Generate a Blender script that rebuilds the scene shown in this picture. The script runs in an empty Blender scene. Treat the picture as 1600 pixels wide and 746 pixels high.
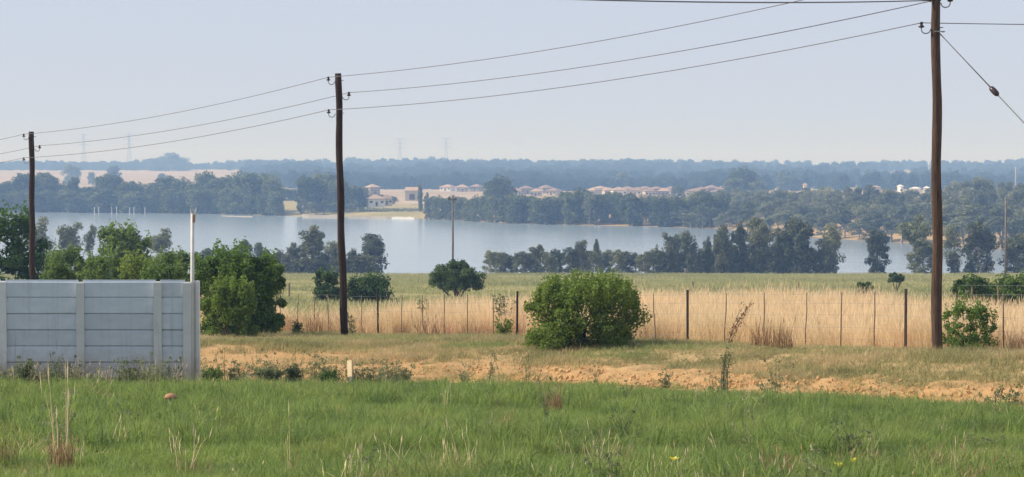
import bpy, math, random
import numpy as np
from mathutils import Vector
R = math.radians
random.seed(7)
rng = np.random.default_rng(7)
scene = bpy.context.scene
COL = scene.collection

# ------------------------------------------------------------------ camera, sky, sun, exposure
F = 3200.0                       # focal length in photo pixels (photo 1600 x 746)
PITCH = math.atan(109.0 / F)
cd = bpy.data.cameras.new('camera')
cd.sensor_width = 36.0
cd.lens = 36.0 * F / 1600.0
cd.clip_start = 0.5
cd.clip_end = 30000.0
cam = bpy.data.objects.new('camera', cd)
COL.objects.link(cam)
cam.location = (0, 0, 0)
cam.rotation_euler = (R(90) - PITCH, 0, 0)
scene.camera = cam

SUN_EL, SUN_AZ = R(38), math.atan2(-0.99, 0.08)      # azimuth measured from +Y towards +X
sdir = Vector((math.sin(SUN_AZ) * math.cos(SUN_EL), math.cos(SUN_AZ) * math.cos(SUN_EL), math.sin(SUN_EL)))
w = bpy.data.worlds.new('World')
scene.world = w
w.use_nodes = True
nt = w.node_tree
bg = nt.nodes['Background']
sk = nt.nodes.new('ShaderNodeTexSky')
sk.sky_type = 'NISHITA'
sk.sun_disc = False
sk.sun_elevation = SUN_EL
sk.sun_rotation = SUN_AZ
sk.altitude = 1500
sk.air_density = 1.0
sk.dust_density = 2.0
sk.ozone_density = 2.0
veil = nt.nodes.new('ShaderNodeMix'); veil.data_type = 'RGBA'       # even milky veil of a hazy day over the whole sky
veil.inputs[0].default_value = 0.94
veil.inputs[7].default_value = (3.92, 4.27, 5.22, 1)
nt.links.new(sk.outputs[0], veil.inputs[6])
nt.links.new(veil.outputs[2], bg.inputs[0])
bg.inputs[1].default_value = 0.13
sl = bpy.data.lights.new('sun', 'SUN')
sl.energy = 5.0
sl.angle = R(0.6)
sl.color = (1.0, 0.93, 0.82)
so = bpy.data.objects.new('sun', sl)
COL.objects.link(so)
so.rotation_euler = sdir.to_track_quat('Z', 'Y').to_euler()
scene.view_settings.view_transform = 'Standard'
scene.view_settings.look = 'None'
scene.view_settings.exposure = 0.22
scene.view_settings.gamma = 1.0
cy = scene.cycles
cy.use_denoising = True
try:
    cy.denoiser = 'OPENIMAGEDENOISE'
    cy.denoising_prefilter = 'ACCURATE'
except Exception:
    pass
cy.max_bounces = 6
cy.diffuse_bounces = 3
cy.glossy_bounces = 2
cy.transmission_bounces = 3
cy.volume_bounces = 0
cy.transparent_max_bounces = 4

# ------------------------------------------------------------------ helpers
def ray(px, py):
    u, v = (px - 800.0) / F, (373.0 - py) / F
    cp, sp = math.cos(PITCH), math.sin(PITCH)
    return Vector((u, cp + v * sp, -sp + v * cp))

def at(px, py, d):
    r = ray(px, py)
    return r * (d / r.y)

def xat(px, d):
    return (px - 800.0) / F * d * math.cos(PITCH)

def zat(py, d):
    r = ray(800, py)
    return r.z / r.y * d

def ss(t, a, b):
    k = np.clip((t - a) / (b - a), 0, 1)
    return k * k * (3 - 2 * k)

def vnoise(x, y, seed=0):
    """cheap smooth value noise for terrain and scatter masks"""
    xi, yi = np.floor(x).astype(np.int64), np.floor(y).astype(np.int64)
    xf, yf = x - xi, y - yi
    def h(a, b):
        n = (a * 374761393 + b * 668265263 + seed * 974711) & 0x7fffffff
        n = ((n ^ (n >> 13)) * 1274126177) & 0x7fffffff
        return ((n ^ (n >> 16)) & 0xffff) / 65535.0
    u, v = xf * xf * (3 - 2 * xf), yf * yf * (3 - 2 * yf)
    return (h(xi, yi) * (1 - u) + h(xi + 1, yi) * u) * (1 - v) + (h(xi, yi + 1) * (1 - u) + h(xi + 1, yi + 1) * u) * v

SH_PX = np.array([-3000, 0, 330, 480, 660, 800, 920, 1040, 1130, 1200, 1300, 1420, 1550, 1700, 3500])
SH_D = np.array([1100, 1040, 1000, 935, 900, 820, 790, 770, 745, 690, 640, 600, 560, 540, 520.0])
WATER = -22.0

def shore(x, y):
    px = 800 + x / np.maximum(y, 1.0) * F
    return np.interp(px, SH_PX, SH_D)

def edge(x):
    """where the green grass ends and the dirt track begins"""
    xx = np.clip(x + 4.0, 0, 15)
    return 39.7 - 0.07 * xx * xx

def gz(x, y):
    x = np.asarray(x, float); y = np.asarray(y, float)
    d0 = np.minimum(y, 52.0)
    h = -1.7 - 0.0615 * d0 - 0.0447 * np.clip(y - 52.0, 0, 278.0)
    t = y - edge(x)
    fadeb = 1 - ss(x, 16, 40)
    h = h + 0.20 * ss(t, 0.7, 2.4) + 0.35 * ss(t, 2.0, 8.0) - 0.32 * ss(t, 9.0, 24.0)
    h = h - 0.09 * np.clip(y - 332.0, 0, 200.0)
    h = np.maximum(h, -26.0)
    s = shore(x, y)
    k = y - s
    far = np.where(k < 60, -22.6 + 2.4 * ss(k, -12, 40),
          np.where(y < 1300, -20.2 + 3.2 * np.clip((k - 60) / np.maximum(1300 - s - 60, 1), 0, 1),
                   np.interp(y, [1300, 1900, 3000, 3400, 7000], [-17.0, -15.4, -2.0, 0.0, -14.0])))
    far = np.where(k < -12, -26.0, far)
    return np.where(y < 470, h, far)

def g1(x, y):
    return float(gz(np.array([x]), np.array([y]))[0])

def ground_hit(px, py):
    r_ = ray(px, py)
    lo, hi = 8.0, 330.0
    for k in range(60):
        mid = (lo + hi) / 2
        q = r_ * (mid / r_.y)
        if q.z > g1(q.x, q.y): lo = mid
        else: hi = mid
    q = r_ * (hi / r_.y)
    return q.x, q.y

def new_obj(name, me, parent=None, loc=None):
    o = bpy.data.objects.new(name, me)
    COL.objects.link(o)
    if parent is not None:
        o.parent = parent
    if loc is not None:
        o.location = loc
    return o

def tag(o, label=None, cat=None, group=None, kind=None):
    if label: o['label'] = label
    if cat: o['category'] = cat
    if group: o['group'] = group
    if kind: o['kind'] = kind
    return o

def thing(name, label, cat, loc=(0, 0, 0), rotz=0.0, group=None, scale=None):
    o = new_obj(name, None, None, loc)
    o.rotation_euler = (0, 0, rotz)
    if scale is not None: o.scale = scale
    return tag(o, label, cat, group)

class MB:
    def __init__(s):
        s.v = []; s.f = []; s.n = 0; s.tone = []
    def add(s, V, Fc, tone=None):
        V = np.asarray(V, float).reshape(-1, 3)
        s.v.append(V)
        s.f.extend([tuple(int(i) + s.n for i in f) for f in Fc])
        s.tone.append(np.full(len(V), 0.5) if tone is None else np.broadcast_to(np.asarray(tone, float), (len(V),)))
        s.n += len(V)
        return s
    def box(s, c, size, rz=0.0, tilt=0.0):
        x, y, z = [k / 2 for k in size]
        V = np.array([[-x,-y,-z],[x,-y,-z],[x,y,-z],[-x,y,-z],[-x,-y,z],[x,-y,z],[x,y,z],[-x,y,z]])
        if tilt:
            ct, st = math.cos(tilt), math.sin(tilt)
            V = V @ np.array([[ct,0,-st],[0,1,0],[st,0,ct]])
        c_, s_ = math.cos(rz), math.sin(rz)
        V = V @ np.array([[c_,s_,0],[-s_,c_,0],[0,0,1]]) + np.array(c)
        return s.add(V, [(0,3,2,1),(4,5,6,7),(0,1,5,4),(1,2,6,5),(2,3,7,6),(3,0,4,7)])
    def tube(s, P, rad, n=6, cap=True, jitter=0.0):
        P = [Vector(p) for p in P]
        if not hasattr(rad, '__len__'): rad = [rad] * len(P)
        V = []; Fc = []
        ref = None
        for i, p in enumerate(P):
            t = (P[min(i+1, len(P)-1)] - P[max(i-1, 0)]).normalized()
            if ref is None:
                ref = t.orthogonal().normalized()
            a = (ref - t * ref.dot(t))
            a = a.normalized() if a.length > 1e-6 else t.orthogonal().normalized()
            ref = a
            b = t.cross(a)
            for k in range(n):
                an = 2 * math.pi * k / n
                r = rad[i] * (1 + (random.uniform(-jitter, jitter) if jitter else 0))
                V.append(p + (a * math.cos(an) + b * math.sin(an)) * r)
        for i in range(len(P)-1):
            for k in range(n):
                k2 = (k+1) % n
                Fc.append((i*n+k, i*n+k2, (i+1)*n+k2, (i+1)*n+k))
        if cap:
            Fc.append(tuple(range(n-1, -1, -1)))
            Fc.append(tuple((len(P)-1)*n + k for k in range(n)))
        return s.add([tuple(v) for v in V], Fc)
    def lathe(s, prof, c=(0,0,0), n=10):
        V = []; Fc = []
        for r, z in prof:
            for k in range(n):
                an = 2*math.pi*k/n
                V.append((c[0]+r*math.cos(an), c[1]+r*math.sin(an), c[2]+z))
        for i in range(len(prof)-1):
            for k in range(n):
                k2 = (k+1) % n
                Fc.append((i*n+k, i*n+k2, (i+1)*n+k2, (i+1)*n+k))
        Fc.append(tuple(range(n-1,-1,-1))); Fc.append(tuple((len(prof)-1)*n+k for k in range(n)))
        return s.add(V, Fc)
    def mesh(s, name, mat, smooth=False):
        me = bpy.data.meshes.new(name)
        V = np.concatenate(s.v)
        me.from_pydata(V.tolist(), [], s.f)
        at_ = me.attributes.new('tone', 'FLOAT', 'POINT')
        at_.data.foreach_set('value', np.concatenate(s.tone).astype(np.float32))
        if mat: me.materials.append(mat)
        if smooth: me.polygons.foreach_set('use_smooth', [True]*len(me.polygons))
        me.update()
        return me
    def obj(s, name, mat, parent=None, smooth=False, loc=None):
        return new_obj(name, s.mesh(name, mat, smooth), parent, loc)

# ------------------------------------------------------------------ materials
def newmat(name):
    m = bpy.data.materials.new(name)
    m.use_nodes = True
    return m, m.node_tree, m.node_tree.nodes['Principled BSDF']

def N(nt, typ, **kw):
    n = nt.nodes.new(typ)
    for k, v in kw.items(): setattr(n, k, v)
    return n

def mixc(nt, fac, a, b, blend='MIX'):
    n = nt.nodes.new('ShaderNodeMix'); n.data_type = 'RGBA'; n.blend_type = blend
    def put(sock, v):
        if isinstance(v, (tuple, list)): sock.default_value = (*v[:3], 1)
        elif isinstance(v, (int, float)): sock.default_value = v
        else: nt.links.new(v, sock)
    put(n.inputs[0], fac); put(n.inputs[6], a); put(n.inputs[7], b)
    return n.outputs[2]

def noise(nt, scale, detail=3, rough=0.6, coord='Object', stretch=None):
    if coord == 'Position':
        co = N(nt, 'ShaderNodeNewGeometry').outputs['Position']
    else:
        co = N(nt, 'ShaderNodeTexCoord').outputs[coord]
    if stretch:
        mp = N(nt, 'ShaderNodeMapping'); mp.inputs['Scale'].default_value = stretch
        nt.links.new(co, mp.inputs[0]); co = mp.outputs[0]
    n = N(nt, 'ShaderNodeTexNoise')
    n.inputs['Scale'].default_value = scale; n.inputs['Detail'].default_value = detail; n.inputs['Roughness'].default_value = rough
    nt.links.new(co, n.inputs['Vector'])
    return n.outputs['Fac']

def rng_map(nt, v, a, b, c=0.0, d=1.0):
    n = N(nt, 'ShaderNodeMapRange'); nt.links.new(v, n.inputs[0])
    n.inputs[1].default_value = a; n.inputs[2].default_value = b; n.inputs[3].default_value = c; n.inputs[4].default_value = d
    return n.outputs[0]

def bump(nt, bsdf, h, strength, dist):
    b = N(nt, 'ShaderNodeBump'); b.inputs['Strength'].default_value = strength; b.inputs['Distance'].default_value = dist
    nt.links.new(h, b.inputs['Height']); nt.links.new(b.outputs[0], bsdf.inputs['Normal'])

def attr(nt, name, typ='GEOMETRY'):
    a = N(nt, 'ShaderNodeAttribute'); a.attribute_name = name; a.attribute_type = typ
    return a.outputs['Fac']

def foliage(name, dark, light, transl=0.35, obvar=0.35, tcol=None, patch=None, instancer=False):
    """leaf / blade material: base colour varies per leaf (tone), per plant, and per patch of ground"""
    m, nt, b = newmat(name)
    t = attr(nt, 'tone')
    c = mixc(nt, t, dark, light)
    r = attr(nt, 'tint', 'INSTANCER') if instancer else N(nt, 'ShaderNodeObjectInfo').outputs['Random']
    v = rng_map(nt, r, 0, 1, 1 - obvar, 1 + obvar)
    hs = N(nt, 'ShaderNodeHueSaturation')
    nt.links.new(c, hs.inputs['Color']); nt.links.new(v, hs.inputs['Value'])
    nt.links.new(rng_map(nt, r, 0, 1, 0.515, 0.485), hs.inputs['Hue'])
    c = hs.outputs[0]
    if patch:
        for (scale, lo, hi, col2, amt) in patch:
            k = rng_map(nt, noise(nt, scale, 2, 0.6, 'Position'), lo, hi, 0, amt)
            c = mixc(nt, k, c, mixc(nt, 0.75, c, col2))
    nt.links.new(c, b.inputs['Base Color'])
    b.inputs['Roughness'].default_value = 0.62
    b.inputs['Specular IOR Level'].default_value = 0.25
    tr = N(nt, 'ShaderNodeBsdfTranslucent')
    nt.links.new(c if tcol is None else mixc(nt, 0.6, c, tcol), tr.inputs[0])
    mx = N(nt, 'ShaderNodeMixShader'); mx.inputs[0].default_value = transl
    nt.links.new(b.outputs[0], mx.inputs[1]); nt.links.new(tr.outputs[0], mx.inputs[2])
    nt.links.new(mx.outputs[0], nt.nodes['Material Output'].inputs['Surface'])
    return m

def plain(name, a, b2=None, scale=6.0, rough=0.8, bmp=0.0, stretch=None, lo=0.35, hi=0.65, dist=0.02, metal=0.0):
    m, nt, b = newmat(name)
    if b2 is not None:
        f = noise(nt, scale, 4, 0.65, 'Object', stretch)
        c = mixc(nt, rng_map(nt, f, lo, hi), a, b2)
        nt.links.new(c, b.inputs['Base Color'])
        if bmp: bump(nt, b, f, bmp, dist)
    else:
        b.inputs['Base Color'].default_value = (*a, 1)
    b.inputs['Roughness'].default_value = rough
    b.inputs['Specular IOR Level'].default_value = 0.3
    b.inputs['Metallic'].default_value = metal
    return m

M = {}
# eucalypts and other trees
M['gum'] = foliage('gum_leaves', (0.085, 0.108, 0.055), (0.285, 0.300, 0.155), 0.38, 0.38)
M['gumdark'] = foliage('dark_gum_leaves', (0.056, 0.074, 0.040), (0.205, 0.220, 0.108), 0.34, 0.35)
M['farleaf'] = foliage('far_leaves', (0.068, 0.096, 0.042), (0.230, 0.260, 0.108), 0.34, 0.38)
M['woodleaf'] = foliage('wood_leaves', (0.085, 0.105, 0.060), (0.27, 0.285, 0.165), 0.34, 0.40)
M['farleaf_i'] = foliage('far_wood_leaves', (0.035, 0.055, 0.028), (0.08, 0.105, 0.05), 0.25, 0.3, instancer=True)
M['treegreen'] = foliage('green_tree_leaves', (0.050, 0.095, 0.020), (0.205, 0.300, 0.056), 0.42, 0.15)
M['treedark'] = foliage('dark_tree_leaves', (0.034, 0.075, 0.018), (0.150, 0.235, 0.048), 0.38, 0.12)
M['bush'] = foliage('bush_leaves', (0.042, 0.086, 0.016), (0.200, 0.280, 0.050), 0.34, 0.10, tcol=(0.25, 0.38, 0.04))
M['acacia'] = foliage('thorn_tree_leaves', (0.038, 0.080, 0.024), (0.130, 0.200, 0.062), 0.33, 0.12)
M['weed'] = foliage('weed_leaves', (0.11, 0.145, 0.06), (0.26, 0.30, 0.13), 0.4, 0.2)
M['weed_i'] = foliage('verge_weed_leaves', (0.11, 0.14, 0.06), (0.27, 0.29, 0.14), 0.4, 0.3, instancer=True)
M['deadleaf'] = foliage('brown_dead_leaves', (0.16, 0.08, 0.04), (0.33, 0.19, 0.09), 0.25, 0.1)
# grasses
M['russet_i'] = foliage('russet_blades', (0.36, 0.22, 0.12), (0.62, 0.43, 0.25), 0.4, 0.2, instancer=True)
M['grass'] = foliage('green_grass_blades', (0.090, 0.142, 0.036), (0.325, 0.390, 0.130), 0.44, 0.5, tcol=(0.34, 0.48, 0.09), instancer=True,
                     patch=[(0.5, 0.48, 0.68, (0.36, 0.40, 0.11), 0.7), (1.1, 0.50, 0.66, (0.055, 0.115, 0.045), 0.85), (0.75, 0.56, 0.72, (0.36, 0.27, 0.13), 0.6), (3.2, 0.56, 0.70, (0.28, 0.22, 0.11), 0.6)])  # dark green patches also put shadows among the clumps into the blade colour
M['straw_i'] = foliage('straw_blades', (0.54, 0.385, 0.215), (0.87, 0.695, 0.445), 0.48, 0.20, tcol=(0.90, 0.72, 0.42), instancer=True,
                       patch=[(0.35, 0.56, 0.8, (0.48, 0.30, 0.16), 0.5)])
M['olive_i'] = foliage('veld_blades', (0.24, 0.255, 0.11), (0.40, 0.41, 0.19), 0.35, 0.18, instancer=True,
                       patch=[(0.06, 0.5, 0.7, (0.52, 0.42, 0.20), 0.6)])
M['bankgrass_i'] = foliage('bank_grass_blades', (0.22, 0.22, 0.085), (0.44, 0.40, 0.18), 0.35, 0.25, instancer=True,
                       patch=[(0.45, 0.44, 0.62, (0.60, 0.45, 0.25), 0.85), (0.4, 0.52, 0.66, (0.20, 0.29, 0.08), 0.8)])
M['straw'] = foliage('dry_stalks', (0.46, 0.33, 0.15), (0.80, 0.66, 0.38), 0.35, 0.08)
M['russet'] = foliage('russet_stalks', (0.20, 0.11, 0.06), (0.42, 0.26, 0.13), 0.3, 0.1)
# solids
M['bark'] = plain('pale_bark', (0.20, 0.17, 0.14), (0.38, 0.34, 0.29), 3.0, 0.9)
M['barkdark'] = plain('dark_bark', (0.06, 0.045, 0.035), (0.14, 0.11, 0.085), 5.0, 0.95)
def polemat(dim, name):
    m, nt, b = newmat(name)
    f = noise(nt, 5.0, 6, 0.75, 'Object', (9, 9, 0.5))
    g = noise(nt, 1.1, 3, 0.6, 'Object', (1, 1, 0.7))
    c = mixc(nt, rng_map(nt, f, 0.35, 0.68), (0.026 * dim, 0.018 * dim, 0.014 * dim), (0.175 * dim, 0.11 * dim, 0.072 * dim))
    c = mixc(nt, rng_map(nt, g, 0.45, 0.7, 0, 0.55), c, (0.055, 0.034, 0.024))
    nt.links.new(c, b.inputs['Base Color'])
    b.inputs['Roughness'].default_value = 0.9
    b.inputs['Specular IOR Level'].default_value = 0.15
    bump(nt, b, f, 0.7, 0.02)
    return m
M['pole'] = polemat(0.92, 'weathered_pole_wood')
M['poledark'] = polemat(0.42, 'creosoted_pole_wood')
M['metal'] = plain('galvanised_steel', (0.32, 0.33, 0.34), (0.22, 0.22, 0.23), 20, 0.5, metal=0.7)
M['wire'] = plain('aluminium_wire', (0.13, 0.13, 0.14), None, rough=0.55)
M['porcelain'] = plain('dark_porcelain', (0.035, 0.022, 0.02), None, rough=0.3)
M['iron'] = plain('dark_iron_post', (0.035, 0.027, 0.025), (0.07, 0.05, 0.04), 14, 0.8)
M['dropper'] = plain('grey_dropper', (0.13, 0.095, 0.065), (0.22, 0.16, 0.11), 14, 0.85)
def wallmat(name, a, b2, c3):
    m, nt, b = newmat(name)
    f = noise(nt, 3.0, 5, 0.65, 'Object', (1.0, 1, 2.2))
    g = noise(nt, 26.0, 3, 0.6, 'Object')
    c = mixc(nt, rng_map(nt, f, 0.35, 0.7), a, b2)
    st = noise(nt, 2.4, 4, 0.7, 'Object', (3.0, 1, 0.35))
    c = mixc(nt, rng_map(nt, st, 0.56, 0.75, 0, 0.45), c, c3)
    # each piece weathered a little differently; soil splash and streaks with ragged edges
    ob = N(nt, 'ShaderNodeObjectInfo').outputs['Random']
    hs = N(nt, 'ShaderNodeHueSaturation'); nt.links.new(c, hs.inputs['Color'])
    nt.links.new(rng_map(nt, ob, 0, 1, 0.90, 1.07), hs.inputs['Value'])
    sp = N(nt, 'ShaderNodeSeparateXYZ'); nt.links.new(N(nt, 'ShaderNodeNewGeometry').outputs['Position'], sp.inputs[0])
    wob = noise(nt, 4.0, 5, 0.75, 'Position')
    ad = N(nt, 'ShaderNodeMath', operation='MULTIPLY_ADD'); nt.links.new(wob, ad.inputs[0]); ad.inputs[1].default_value = -0.75; nt.links.new(sp.outputs[2], ad.inputs[2])
    spl = rng_map(nt, ad.outputs[0], -4.15, -3.75, 0.55, 0.0)
    c = mixc(nt, spl, hs.outputs[0], (0.40, 0.30, 0.19))
    run = noise(nt, 7.0, 4, 0.7, 'Position', (1.6, 1, 0.12))
    c = mixc(nt, rng_map(nt, run, 0.58, 0.74, 0, 0.42), c, (0.27, 0.265, 0.25))
    nt.links.new(c, b.inputs['Base Color'])
    b.inputs['Roughness'].default_value = 0.85
    b.inputs['Specular IOR Level'].default_value = 0.25
    bump(nt, b, g, 0.35, 0.005)
    return m
M['panel'] = wallmat('painted_concrete_panel', (0.52, 0.565, 0.62), (0.61, 0.655, 0.70), (0.40, 0.40, 0.40))
M['post'] = wallmat('bare_concrete_post', (0.62, 0.62, 0.61), (0.72, 0.71, 0.69), (0.48, 0.46, 0.43))
M['whitepaint'] = plain('white_paint', (0.66, 0.63, 0.59), (0.54, 0.51, 0.47), 5, 0.6)
M['rust'] = plain('orange_wood_bracket', (0.50, 0.30, 0.20), (0.36, 0.22, 0.15), 12, 0.8)
M['stake'] = plain('cut_timber', (0.72, 0.56, 0.34), (0.62, 0.47, 0.28), 7, 0.8, 0.2, (4, 4, 0.5))
M['stakegrey'] = plain('grey_timber', (0.30, 0.26, 0.22), (0.22, 0.19, 0.16), 7, 0.85)  # greyer tone for the lower part of the stake
M['clod'] = plain('soil_clods', (0.44, 0.25, 0.105), (0.58, 0.37, 0.17), 4, 0.95)
M['cream'] = plain('cream_plaster', (0.54, 0.47, 0.37), (0.48, 0.41, 0.32), 0.5, 0.85)
M['whitewall'] = plain('white_plaster', (0.80, 0.76, 0.70), (0.72, 0.68, 0.62), 0.5, 0.85)
M['pinkwall'] = plain('pink_plaster', (0.29, 0.235, 0.20), (0.25, 0.20, 0.17), 0.5, 0.85)
M['roof'] = plain('terracotta_tiles', (0.31, 0.21, 0.15), (0.24, 0.16, 0.12), 0.9, 0.85)
M['roof2'] = plain('tan_tiles', (0.46, 0.33, 0.23), (0.38, 0.26, 0.18), 0.9, 0.85)
M['glass'] = plain('dark_window_glass', (0.04, 0.045, 0.05), None, rough=0.15)
M['door'] = plain('dark_doorway', (0.09, 0.055, 0.04), None, rough=0.7)
M['stone'] = plain('pale_shore_stone', (0.50, 0.44, 0.36), (0.36, 0.31, 0.25), 0.3, 0.9)
M['steelfar'] = plain('pylon_steel', (0.16, 0.17, 0.19), None, rough=0.6)
M['yellow'] = foliage('yellow_petals', (0.75, 0.60, 0.04), (0.90, 0.80, 0.10), 0.3, 0.05)
M['mushcap'] = plain('brown_mushroom_cap', (0.30, 0.13, 0.065), (0.48, 0.26, 0.15), 14, 0.7)
M['mushstem'] = plain('pale_mushroom_stem', (0.72, 0.62, 0.50), None, rough=0.8)

def groundmat():
    m, nt, b = newmat('ground_cover')
    soil, dry, veld, crop = (attr(nt, k) for k in ('soil', 'dry', 'veld', 'crop'))
    n1 = noise(nt, 0.8, 5, 0.65, 'Position')
    n2 = noise(nt, 6.0, 5, 0.7, 'Position')
    n3 = noise(nt, 0.05, 4, 0.6, 'Position')
    green = mixc(nt, rng_map(nt, n2, 0.3, 0.7), (0.055, 0.075, 0.025), (0.12, 0.15, 0.05))
    drycol = mixc(nt, rng_map(nt, n2, 0.3, 0.7), (0.30, 0.20, 0.10), (0.50, 0.36, 0.18))
    soilc = mixc(nt, rng_map(nt, n2, 0.3, 0.72), (0.365, 0.21, 0.09), (0.49, 0.315, 0.145))
    soilc = mixc(nt, rng_map(nt, n1, 0.45, 0.75, 0, 0.7), soilc, (0.43, 0.22, 0.078))
    veldc = mixc(nt, rng_map(nt, n3, 0.35, 0.65), (0.20, 0.225, 0.085), (0.34, 0.31, 0.14))
    cropc = mixc(nt, rng_map(nt, noise(nt, 0.006, 4, 0.6, 'Position'), 0.35, 0.65), (0.31, 0.255, 0.18), (0.42, 0.35, 0.25))
    c = mixc(nt, dry, green, drycol)
    c = mixc(nt, veld, c, veldc)
    c = mixc(nt, crop, c, cropc)
    c = mixc(nt, soil, c, soilc)
    nt.links.new(c, b.inputs['Base Color'])
    b.inputs['Roughness'].default_value = 0.95
    b.inputs['Specular IOR Level'].default_value = 0.1
    bump(nt, b, n2, 0.6, 0.05)
    return m
M['ground'] = groundmat()

def watermat():
    m, nt, b = newmat('lake_water')
    b.inputs['Base Color'].default_value = (0.25, 0.31, 0.355, 1)
    b.inputs['Roughness'].default_value = 0.15
    b.inputs['IOR'].default_value = 1.33
    f = noise(nt, 0.10, 4, 0.65, 'Position', (0.35, 1.0, 1))
    bump(nt, b, f, 0.35, 0.8)
    return m
M['water'] = watermat()

# ------------------------------------------------------------------ ground, water
def soil_extent(x):
    return np.interp(x, [-8, -4.5, -2.0, 1.3, 3.0, 4.6, 7.4, 10], [6.6, 6.2, 4.3, 3.3, 1.8, 2.5, 3.0, 3.0])

def build_ground():
    near = np.arange(14.0, 66.0, 0.22)
    ys = [-60, -30, -10, 0, 6, 10]
    ys += list(near)
    y = near[-1]
    while y < 470:
        y *= 1.025; ys.append(y)
    while y < 1400:
        y += 11; ys.append(y)
    while y < 7000:
        y *= 1.06; ys.append(y)
    ys = np.array(ys)
    t = np.concatenate([[-1.0, -0.7, -0.5, -0.4], np.linspace(-0.32, 0.32, 300), [0.4, 0.5, 0.7, 1.0]])
    # fan apex 60 m behind the camera keeps the near rows wide as well
    Y, T = np.meshgrid(ys, t, indexing='ij')
    X = T * (np.abs(Y) + 30)
    Z = gz(X, Y)
    tt = Y - edge(X)
    # tussocks and ruts near the camera, clods on the cut bank
    nearw = ss(Y, 5, 14) * (1 - ss(Y, 60, 66))
    Z = Z + nearw * ((vnoise(X * 1.1, Y * 1.1, 1) - 0.5) * 0.10 + (vnoise(X * 3.0, Y * 3.0, 9) - 0.5) * 0.07 * (tt < 0))
    bank = ss(tt, 0.3, 0.9) * (1 - ss(tt, 2.2, 4.5)) * nearw
    Z = Z + bank * ((vnoise(X * 3.1, Y * 3.1, 2) - 0.5) * 0.16 + (vnoise(X * 7, Y * 7, 3) - 0.5) * 0.08)
    Z = Z + (Y > 66) * (Y < 330) * (vnoise(X * 0.12, Y * 0.12, 4) - 0.5) * 0.5 * ss(Y, 66, 110)
    n, k = Y.shape
    idx = np.arange(n * k).reshape(n, k)
    q = np.stack([idx[:-1, :-1], idx[:-1, 1:], idx[1:, 1:], idx[1:, :-1]], -1).reshape(-1, 4)
    me = bpy.data.meshes.new('ground')
    me.from_pydata(np.stack([X, Y, Z], -1).reshape(-1, 3).tolist(), [], q.tolist())
    me.polygons.foreach_set('use_smooth', [True] * len(me.polygons))
    px = 800 + X / np.maximum(Y, 1) * F
    e = vnoise(X * 0.9, Y * 0.9, 5) - 0.5
    left = 1 - ss(px, 430, 560)
    soil = ss(tt + e * 0.9, -1.5, -0.9) * (1 - 0.8 * ss(tt + e * 3.0 - soil_extent(X), 0.0, 2.2))
    soil = np.maximum(soil, ((px > 500) & (px < 760) & (Y > 900) & (Y < 2000)) * 0.0)
    dry = ss(tt + e * 3, 2.0, 4.0)
    veld = ss(Y + (vnoise(X * 0.05, Y * 0.05, 6) - 0.5) * 20, 66, 95) * 0.9
    veld = np.where((Y > 470) & (px > 660) & (Y < 1500), veld * 0.15, veld)
    crop = np.zeros_like(Y)
    crop = np.maximum(crop, (ss(Y, 1350, 1500)) * (1 - ss(px, 350, 420)))
    crop = np.maximum(crop, (ss(px, 560, 590) * (1 - ss(px, 790, 820)) + ss(px, 1105, 1125) * (1 - ss(px, 1150, 1170))) * ss(Y, 1050, 1120) * (1 - ss(Y, 1600, 1700)))
    soil = np.maximum(soil, (Y > 470) * ss(Y - shore(X, Y), -14, -4) * (1 - ss(Y - shore(X, Y), -2, 5)) * np.interp(px, [0, 230, 260, 660, 680, 930, 950, 1140, 1160], [0.3, 0.3, 0.7, 0.7, 0.0, 0.0, 0.5, 0.5, 0.1]))
    for nm, a in (('soil', soil), ('dry', dry), ('veld', veld), ('crop', crop)):
        at_ = me.attributes.new(nm, 'FLOAT', 'POINT')
        at_.data.foreach_set('value', np.clip(a, 0, 1).reshape(-1).astype(np.float32))
    me.materials.append(M['ground'])
    o = new_obj('ground', me)
    tag(o, kind='structure')
build_ground()

wm = MB()
wm.add([(-1800, 345, WATER), (1800, 345, WATER), (2200, 1250, WATER), (-2200, 1250, WATER)], [(0, 1, 2, 3)])
tag(wm.obj('lake_water', M['water']), kind='structure')

# ------------------------------------------------------------------ plants
def leaf_cloud(mb, clumps, size, seed, droop=0.0, shell=0.55, fold=0.25, aspect=0.55, up=0.3):
    """many small leaf faces through the volume of each clump: (centre, radii, count, tone)"""
    r = np.random.default_rng(seed)
    for (c, rad, n, tone) in clumps:
        d = r.normal(size=(n, 3)); d /= np.linalg.norm(d, axis=1)[:, None]
        k = (shell + (1 - shell) * r.random(n)) ** 0.8
        k = np.where(r.random(n) < 0.25, r.random(n), k)
        p = np.array(c) + d * k[:, None] * np.array(rad)
        nr = d * 0.6 + r.normal(size=(n, 3)) * 0.55 + np.array([0, 0, up])
        nr /= np.linalg.norm(nr, axis=1)[:, None]
        a = r.normal(size=(n, 3)); a[:, 2] -= droop * 2
        a -= nr * (a * nr).sum(1)[:, None]; a /= np.linalg.norm(a, axis=1)[:, None]
        b = np.cross(nr, a)
        s = (size * (0.6 + 0.8 * r.random(n)))[:, None]
        v0 = p - a * s * 0.5
        v2 = p + a * s * 0.5
        v1 = p + b * s * 0.5 * aspect + nr * s * fold * 0.5
        v3 = p - b * s * 0.5 * aspect + nr * s * fold * 0.5
        V = np.stack([v0, v1, v2, v3], 1).reshape(-1, 3)
        tn = np.clip(tone + r.normal(size=n) * 0.22, 0, 1)
        i = np.arange(n) * 4
        Fc = np.stack([i, i+1, i+2, i+3], 1)
        mb.add(V, Fc.tolist(), np.repeat(tn, 4))
    return mb

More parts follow.
